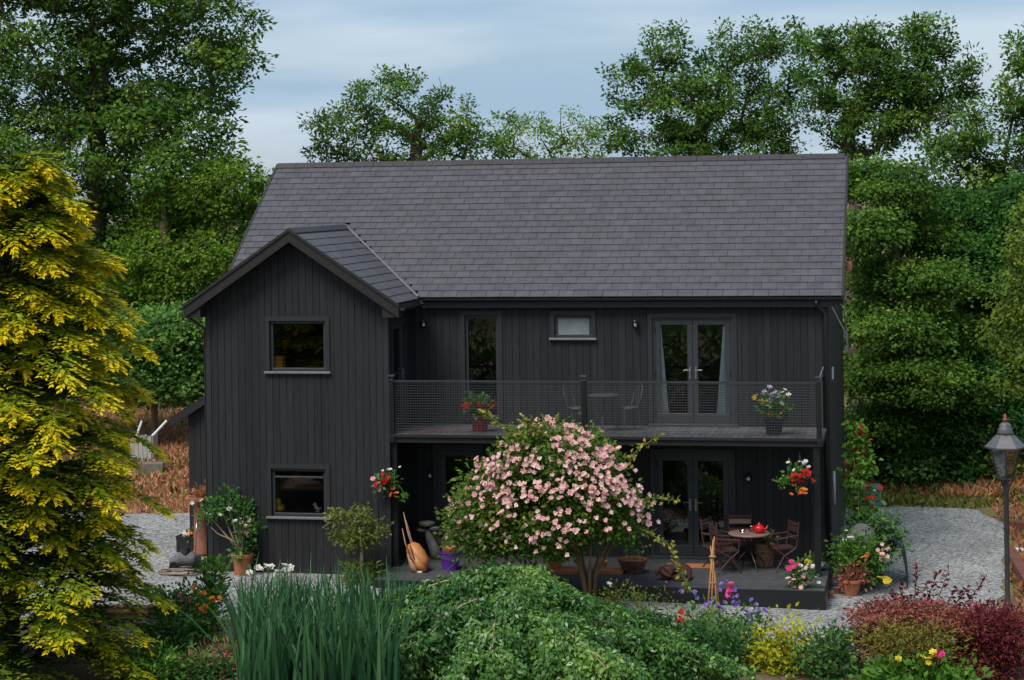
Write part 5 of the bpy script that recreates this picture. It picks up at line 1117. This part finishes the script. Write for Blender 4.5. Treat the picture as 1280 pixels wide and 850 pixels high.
# street lamp
LPc = atG(1260, 783); t = thing('lamp_post', 'black iron lamp post with tapered glass lantern behind the red maple', 'street lamp', (LPc[0], LPc[1], G)); k = 2494.6 / np.linalg.norm(LPc - CAM); zz = lambda py: (783 - py) / k
MB().lathe([(.14, 0), (.14, .06), (.10, .1), (.085, .35), (.06, .42), (.045, .5), (.045, zz(625)), (.06, zz(622)), (.065, zz(616)), (.045, zz(612)), (.04, zz(604))], 14).build('post', 'lamp_iron', t, True)
z0, z1 = zz(606), zz(570); rb_, rt2 = .15, .30
def ring(rr_, z, n=6): return [(rr_ * math.cos(i * math.pi / 3 + .5), rr_ * math.sin(i * math.pi / 3 + .5), z) for i in range(n)]
lo, hi = ring(rb_, z0), ring(rt2, z1)
for i in range(6):
    j = (i + 1) % 6; MB().tube([lo[i], hi[i]], .013, 6).build('frame_bar', 'lamp_iron', t); mb = MB(); q = [Vector(v) * 1 for v in (lo[i], lo[j], hi[j], hi[i])]; n_ = (q[1] - q[0]).cross(q[3] - q[0]).normalized() * .004
    mb.add([v for v in q] + [v - n_ for v in q], [(0, 1, 2, 3), (7, 6, 5, 4), (0, 4, 5, 1), (1, 5, 6, 2), (2, 6, 7, 3), (3, 7, 4, 0)]); mb.build('pane', 'lantern_glass', t)
MB().lathe([(rb_ + .02, z0 - .03), (rb_ + .02, z0), (.05, z0 + .005)], 6).build('lantern_base', 'lamp_iron', t)
for k2 in range(3): a = k2 * 2.094 + .3; MB().tube([(.04 * math.cos(a), .04 * math.sin(a), zz(622)), (.10 * math.cos(a), .10 * math.sin(a), zz(612)), (.13 * math.cos(a), .13 * math.sin(a), z0 - .01)], .012, 6).build('bracket', 'lamp_iron', t)
hz = MB().lathe([(rt2 + .05, z1 - .02), (rt2 + .055, z1 + .01), (.17, z1 + .2), (.13, z1 + .23)], 6); hz.build('roof', 'lamp_cap', t)
MB().lathe([(.135, z1 + .228), (.15, z1 + .25), (.12, z1 + .29), (.13, z1 + .32), (.10, z1 + .34), (.105, z1 + .38), (.07, z1 + .42), (.03, z1 + .44)], 16).build('chimney', 'lamp_cap', t, True)
MB().lathe([(.02, z1 + .435), (.045, z1 + .46), (.05, z1 + .49), (.025, z1 + .52), (.03, z1 + .545), (.004, z1 + .59)], 12).build('finial', 'copper', t, True)
MB().lathe([(.02, z0 + .01), (.04, z0 + .06), (.04, z0 + .2), (.015, z0 + .3)], 12).build('gas_mantle', 'frosted', t, True)
# timber edging and debris at the far right
for i, (a, c, lab) in enumerate((((1262, 690), (1330, 800), 'old red-brown sleeper edging the bed beside the lamp post'), ((1262, 655), (1340, 668), 'red-brown sleeper lying along the bank past the lamp post'))):
    A_, C_ = atG(*a, .1), atG(*c, .1); d = Vector(C_ - A_); o = MB().box(0, d.length, -.11, .11, 0, .2).build('timber_sleeper', 'sleeper', None, bevel=.015); o.location = (A_[0], A_[1], G - .0); o.rotation_euler = (0, 0, math.atan2(d.y, d.x)); tag(o, lab, 'timber')
A_, C_ = atG(1262, 678, .2), atG(1330, 680, .2); d = Vector(C_ - A_); o = MB().tube([(0, 0, .22), (d.length, 0, .22)], .045, 10).build('white_pipe', 'white_paint', None, True); o.location = (A_[0], A_[1], G - .17); o.rotation_euler = (0, 0, math.atan2(d.y, d.x)); tag(o, 'length of white plastic pipe lying on the bank by the sleepers', 'pipe')

# ------------------------------------------------------------------ left of the house
t = thing('chimney_pot', 'tall terracotta chimney pot planted with ferns at the gable corner', 'planter', ong(252, 694)); MB().lathe([(.19, 0), (.19, .08), (.16, .12), (.15, 1.0), (.17, 1.03), (.2, 1.08), (.25, 1.16), (.26, 1.24), (.22, 1.25), (.2, 1.15)], 22).build('pot', 'terracotta_dark', t, True); foliage(t, (0, 0, 1.26), (.24, .2, .06), 260, 'bracken', .09, 151, 0, tint=(.3, .2)); foliage(t, (.2, -.15, 1.05), (.12, .1, .2), 120, 'olive_leaf', .08, 152, 0)
t = thing('planter_trough', 'black trough of mixed bedding plants on the gravel by the gable', 'planter', ong(240, 689)); MB().prism([(-.22, 0), (.22, 0), (.3, .34), (.27, .34), (.2, .04), (-.2, .04), (-.27, .34), (-.3, .34)], 1, -.18, .18).build('trough', 'black_pot', t); MB().box(-.275, .275, -.195, -.1805, .01, .34).build('end', 'black_pot', t); MB().box(-.275, .275, .1805, .195, .01, .34).build('end', 'black_pot', t); MB().box(-.26, .26, -.17, .17, .22, .27).build('soil', 'soil', t)
foliage(t, (0, 0, .34), (.25, .15, .07), 120, 'olive_leaf', .09, 153, 0); blooms(t, [('white_flower', .05, 6, (-.12, -.1, .38), (.07, .05, .03)), ('purple_flower', .05, 5, (.2, -.1, .42), (.06, .05, .04)), ('orange_flower', .05, 5, (.08, -.1, .36), (.08, .05, .03))], 13)
t = thing('lawn_mower', 'old grey lawn mower with hairpin handle in front of the trough', 'mower', ong(232, 711), R(20))
MB().tube([(-.3, 0, .12), (-.1, 0, .2), (.12, 0, .2), (.28, 0, .12)], [.1, .15, .15, .1], 10).build('deck', 'stone_grey', t, True); MB().tube([(0, -.02, .22), (0, 0, .42)], [.11, .09], 12).build('engine', 'black_pot', t)
for x, y in ((-.24, -.17), (.24, -.17), (-.24, .17), (.24, .17)): MB().tube([(x, y - .02, .09), (x, y + .02, .09)], .09, 14).build('wheel', 'plastic_black', t)
MB().tube([(.2, -.13, .2), (.22, -.12, .75), (.24, -.08, .95), (.24, .08, .95), (.22, .12, .75), (.2, .13, .2)], .014, 6).build('handle', 'steel', t, True)
t = thing('hose_coil', 'loose coil of brown hose on the gravel in front of the mower', 'hose', ong(225, 717)); pts = []
for i in range(70): a = i * .27; rr_ = .34 + .06 * math.sin(i * .7); pts.append((rr_ * math.cos(a) * 1.2, rr_ * math.sin(a) * .75, .02 + .012 * (i // 23)))
MB().tube(pts, .016, 6).build('hose', 'hose', t, True)
t = thing('potted_camellia', 'camellia with white and pink blooms in a big terracotta pot by the gable', 'potted plant', ong(303, 718)); pot(t, .15, .2, .42, 'terracotta')
for e in ((-.55, .1, 1.35), (-.3, 0, 1.45), (-.1, .1, 1.4), (.05, 0, 1.2), (-.75, 0, 1.2), (-.62, -.1, .95)): MB().tube([(0, 0, .34), (e[0] * .35, e[1] * .3, .7), (e[0] * .75, e[1], e[2] * .86), e], [.022, .018, .012, .006], 6).build('branch', 'twig_pale', t, True)
for k, (x, z, w_) in enumerate(((-.35, 1.42, .34), (-.62, 1.25, .22), (-.05, 1.3, .24), (.12, .95, .14), (0, .48, .16))): foliage(t, (x, -.05, z), (w_, .26, .15), 170, 'laurel', .11, 160 + k, 0, wid=.5, tint=(.35, .2))
blooms(t, [('white_flower', .05, 10, (-.2, -.25, 1.3), (.25, .05, .12)), ('pink', .05, 6, (.08, -.2, .98), (.1, .04, .1))], 14)
# little gnarled tree by the gable wall
gb = atG(452, 728); gy_ = gb[1]; gl = [lobe(430, 648, 18, 14, gy_, .22), lobe(455, 640, 14, 14, gy_, .2), lobe(470, 662, 18, 12, gy_, .22), lobe(425, 680, 16, 12, gy_, .2), lobe(445, 665, 22, 16, gy_, .3)]; tp = atY(452, 672, gy_)
make_tree('ornamental_tree', 'little gnarled tree with yellow-green leaves in front of the gable wall', 'tree', tuple(gb), tuple(tp), gl, 48, 52, 'olive_leaf', leaf=.075, per=24, rc=.085, rtrunk=.035, spacing=.12, bark='twig_pale', rtip=.006, tint=(.5, .2))
bush('fern', 'low green and bronze fern at the foot of the gnarled tree', 'fern', gb + np.array([0, -.1, .2]), (.35, .25, .16), 500, 'olive_leaf', .1, 171)
# weathered bin and timbers on the slope
q = atH(178, 578); t = thing('compost_bin', 'grey weathered board compost bin on the bracken slope', 'compost bin', (q[0], q[1], float(hgt(q[0], q[1])))); t.scale = (.62, .62, .72)
for k in range(5): MB().box(-.55 + k * .2, -.37 + k * .2, -.03, 0, 0, 1.0 + .05 * math.sin(k * 3)).build('board', 'weathered', t)
for k in range(3): MB().box(.46, .49, .02 + k * .2, .19 + k * .2, 0, 1.0).build('board', 'weathered', t)
for a, c in (((-.3, .1, .95), (-.12, .3, 1.5)), ((.42, .1, .95), (.95, .5, 1.5))): MB().tube([a, c], .05, 6).build('rail', 'white_paint', t)
q = atH(186, 592); o = MB().box(-.4, .4, -.16, .16, 0, .3).build('timber_block', 'driftwood', None, bevel=.02); o.location = (q[0], q[1], float(hgt(q[0], q[1])) - .02); o.rotation_euler = (0, 0, .2); tag(o, 'dark old timber block lying below the compost bin', 'timber')
A_, C_ = atG(95, 762, .16), atG(262, 764, .16)
for k in range(2):
    d = Vector(C_ - A_); o = MB().box(0, d.length, -.12, .12, 0, .12).build('timber_sleeper', 'sleeper', None, bevel=.012); o.location = (A_[0], A_[1] - .02 * k, A_[2] - .156 + .122 * k); o.rotation_euler = (0, 0, math.atan2(d.y, d.x)); tag(o, ('lower' if k == 0 else 'upper') + ' red-brown sleeper of the low edging between conifer and drive', 'timber')

# ------------------------------------------------------------------ planting along the front bed
def fb(px, py, Y): return atY(px, py, Y)
def front_bush(name, label, cat, px, py, w_, h_, Y, n, lm, leaf, seed, spec=(), **kw):
    c = fb(px, py, Y); k = ppm(Y); t, tips, b = bush(name, label, cat, c, (w_ / k, w_ / k * .8, h_ / k), n, lm, leaf, seed, base=(c[0], Y, float(gz(c[0])) + .1), **kw)
    r = np.random.default_rng(seed); L0 = np.array(b)
    for m, R_, cnt, fx, fy, sx, sy in spec:
        for i in range(cnt):
            p = atY(fx + r.normal() * sx, fy + r.normal() * sy, Y - w_ / k * .5); flower(t, p, m, R_, i)
    return t
front_bush('alstroemeria', 'leafy shrub with orange and pink flowers between conifer and iris', 'shrub', 238, 782, 40, 44, -9.0, 2600, 'fresh', .085, 181, (('orange_flower', .05, 12, 258, 752, 12, 8), ('hot_pink', .04, 5, 230, 748, 8, 6)), tint=(.42, .28), upright=.3)
front_bush('spindle_shrub', 'upright shrub with yellow-green shoot tips in front of the mower', 'shrub', 266, 738, 15, 34, -8.2, 560, 'fresh', .11, 182, upright=.6, tint=(.55, .25))
front_bush('low_shrub', 'dark small-leaved shrub under the iris beside the conifer', 'shrub', 212, 800, 32, 40, -9.7, 1800, 'laurel', .08, 183)
front_bush('spurge', 'bright green low plant between conifer and bronze grass', 'plant', 190, 838, 40, 24, -11, 1600, 'fresh', .08, 187)
front_bush('geranium', 'soft green ground plant at the foot of the iris', 'plant', 258, 836, 40, 24, -10.6, 1600, 'perennial', .08, 188, (('hot_pink', .035, 4, 258, 818, 12, 5),))
for i, (px, py, w_, h_) in enumerate(((285, 835, 40, 22), (240, 845, 30, 18))): front_bush('dry_grass', ('bronze grassy clump at the foot of the iris leaves', 'bronze grassy clump at the foot of the conifer')[i], 'grass', px, py + 6, w_, h_, -10.4, 700, 'bracken', .16, 184 + i, wid=.12, upright=.5, tint=(.4, .25))
# cane obelisk with sweet peas
oc = atG(892, 800, .1); k = ppm(oc[1]); t = thing('cane_obelisk', 'bundle of orange willow canes tied as an obelisk in the flower bed', 'obelisk', tuple(oc)); Ho = (800 - 672) / k
for i in range(7): a = i * .9; MB().tube([(.16 * math.cos(a), .16 * math.sin(a), 0), (.055 * math.cos(a + .2), .055 * math.sin(a + .2), Ho * .55), (.04 * math.cos(a + 2.6), .04 * math.sin(a + 2.6), Ho * (.9 + .1 * math.sin(i * 5)))], [.014, .013, .010], 6).build('cane', 'cane', t, True)
for z, q in ((Ho * .3, .112), (Ho * .55, .066), (Ho * .8, .056)): MB().lathe([(q - .008, z - .012), (q + .008, z), (q - .008, z + .012)], 14).build('tie', 'wicker_pale', t)
front_bush('sweet_pea', 'sweet peas with violet and magenta flowers climbing round the canes', 'plant', 895, 788, 40, 30, -6.9, 1300, 'perennial', .08, 191, (('purple_flower', .045, 22, 898, 752, 22, 14), ('hot_pink', .07, 4, 918, 737, 4, 4), ('red_flower', .06, 4, 854, 768, 4, 6)), tint=(.55, .22), upright=.3)
front_bush('larkspur', 'thin blue-flowered larkspur in front of the patio corner', 'plant', 945, 790, 26, 24, -7.2, 520, 'perennial', .08, 192, (('purple_flower', .045, 14, 943, 768, 12, 8),), upright=.6)
front_bush('euonymus', 'bright yellow variegated shrub in front of the gravel', 'shrub', 975, 818, 30, 36, -8.2, 1500, 'gold_leaf', .085, 193, tint=(.45, .25))
front_bush('fleabane', 'blue-green perennial mound left of the yellow shrub', 'plant', 915, 820, 36, 38, -8.0, 1900, 'perennial', .085, 194, upright=.3)
front_bush('phlox', 'soft green perennial mound between yellow shrub and red maple', 'plant', 1035, 825, 46, 30, -8.3, 2200, 'perennial', .085, 195, upright=.3)
front_bush('geum', 'tangled green perennials with red flowers by the small weeping shrub', 'plant', 862, 812, 26, 40, -8.0, 1300, 'perennial', .085, 196, (('red_flower', .05, 4, 855, 775, 4, 6),), upright=.3)
front_bush('hydrangea', 'bright green leafy plant with yellow and pink flowers below the maple', 'plant', 1150, 856, 60, 22, -9.2, 1900, 'fresh', .13, 197, (('yellow_flower', .06, 7, 1155, 822, 18, 5), ('hot_pink', .06, 3, 1172, 818, 3, 2)))
front_bush('cotoneaster', 'tall feathery stems growing between the patio edge and weeping tree', 'plant', 805, 762, 34, 26, -4.6, 420, 'olive_leaf', .06, 198, upright=.7, stem_r=.006)
front_bush('rose_bush', 'low young rose with one pale bloom at the foot of the rose tree', 'plant', 765, 745, 18, 18, -3.9, 420, 'olive_leaf', .06, 199, (('white_flower', .05, 2, 763, 730, 2, 2),))
# red Japanese maple: spreading layers
MY = -7.9; mc = fb(1165, 850, MY); mlobes = [lobe(1110, 768, 42, 16, MY, .6), lobe(1160, 775, 48, 20, MY, .7), lobe(1210, 778, 44, 24, MY, .7), lobe(1255, 790, 40, 28, MY, .7), lobe(1140, 805, 60, 22, MY, .8), lobe(1215, 820, 60, 26, MY, .8), lobe(1090, 795, 24, 16, MY, .5)]; tp = fb(1170, 800, MY)
make_tree('japanese_maple', 'spreading red Japanese maple with layered feathery foliage by the lamp post', 'tree', (mc[0], MY, G + .1), tuple(tp), mlobes, 360, 53, 'maple', leaf=.07, per=64, rc=.12, rtrunk=.06, spacing=.16, tint=(.5, .42), flat=.35, wid=.32, rtip=.006, topbright=.08, droop=.2)
front_bush('green_maple', 'olive-green lower maple foliage under the red maple', 'tree', 1150, 800, 56, 20, -8.7, 3000, 'maple_green', .08, 200, wid=.3, flat=.4)
front_bush('barberry', 'deep crimson shrub growing against the lamp post', 'shrub', 1235, 790, 34, 28, -8.3, 2600, 'plum', .07, 201, upright=.2, tint=(.55, .22))
t = thing('smoke_bush', 'upright purple-leaved shoots rising behind the red maple', 'shrub', tuple(atG(1140, 790, .05))); r = random.Random(8); mb = MB(); L0 = np.array(t.location); C = []
for px, py in ((1117, 738), (1128, 730), (1147, 708), (1158, 728), (1172, 716), (1186, 712), (1196, 735), (1210, 735), (1135, 745), (1232, 722), (1240, 752)):
    tipw = atY(px, py, L0[1]); b0 = L0 + np.array([(px - 1150) * .006, r.uniform(-.1, .1), 0]); md = (b0 + tipw) / 2 + np.array([r.gauss(0, .04), 0, 0]); mb.tube([tuple(v - L0) for v in (b0, md, tipw)], [.011, .009, .004], 5, False)
    for u in np.linspace(.35, 1, 16): C.append(b0 + (tipw - b0) * u)
mb.build('stem', 'plum', t, True); C = np.repeat(np.array(C), 2, 0); n_ = len(C); rr = np.random.default_rng(5); A = randdir(n_, rr) * np.array([1, 1, .4]) + np.array([0, 0, .25]); V, F = leaves(C, A, randdir(n_, rr) + np.array([0, -.3, .8]), .11, .055); np_mesh('foliage', V, F, 'plum', .4 + .2 * rr.normal(size=n_), t, False, L0)
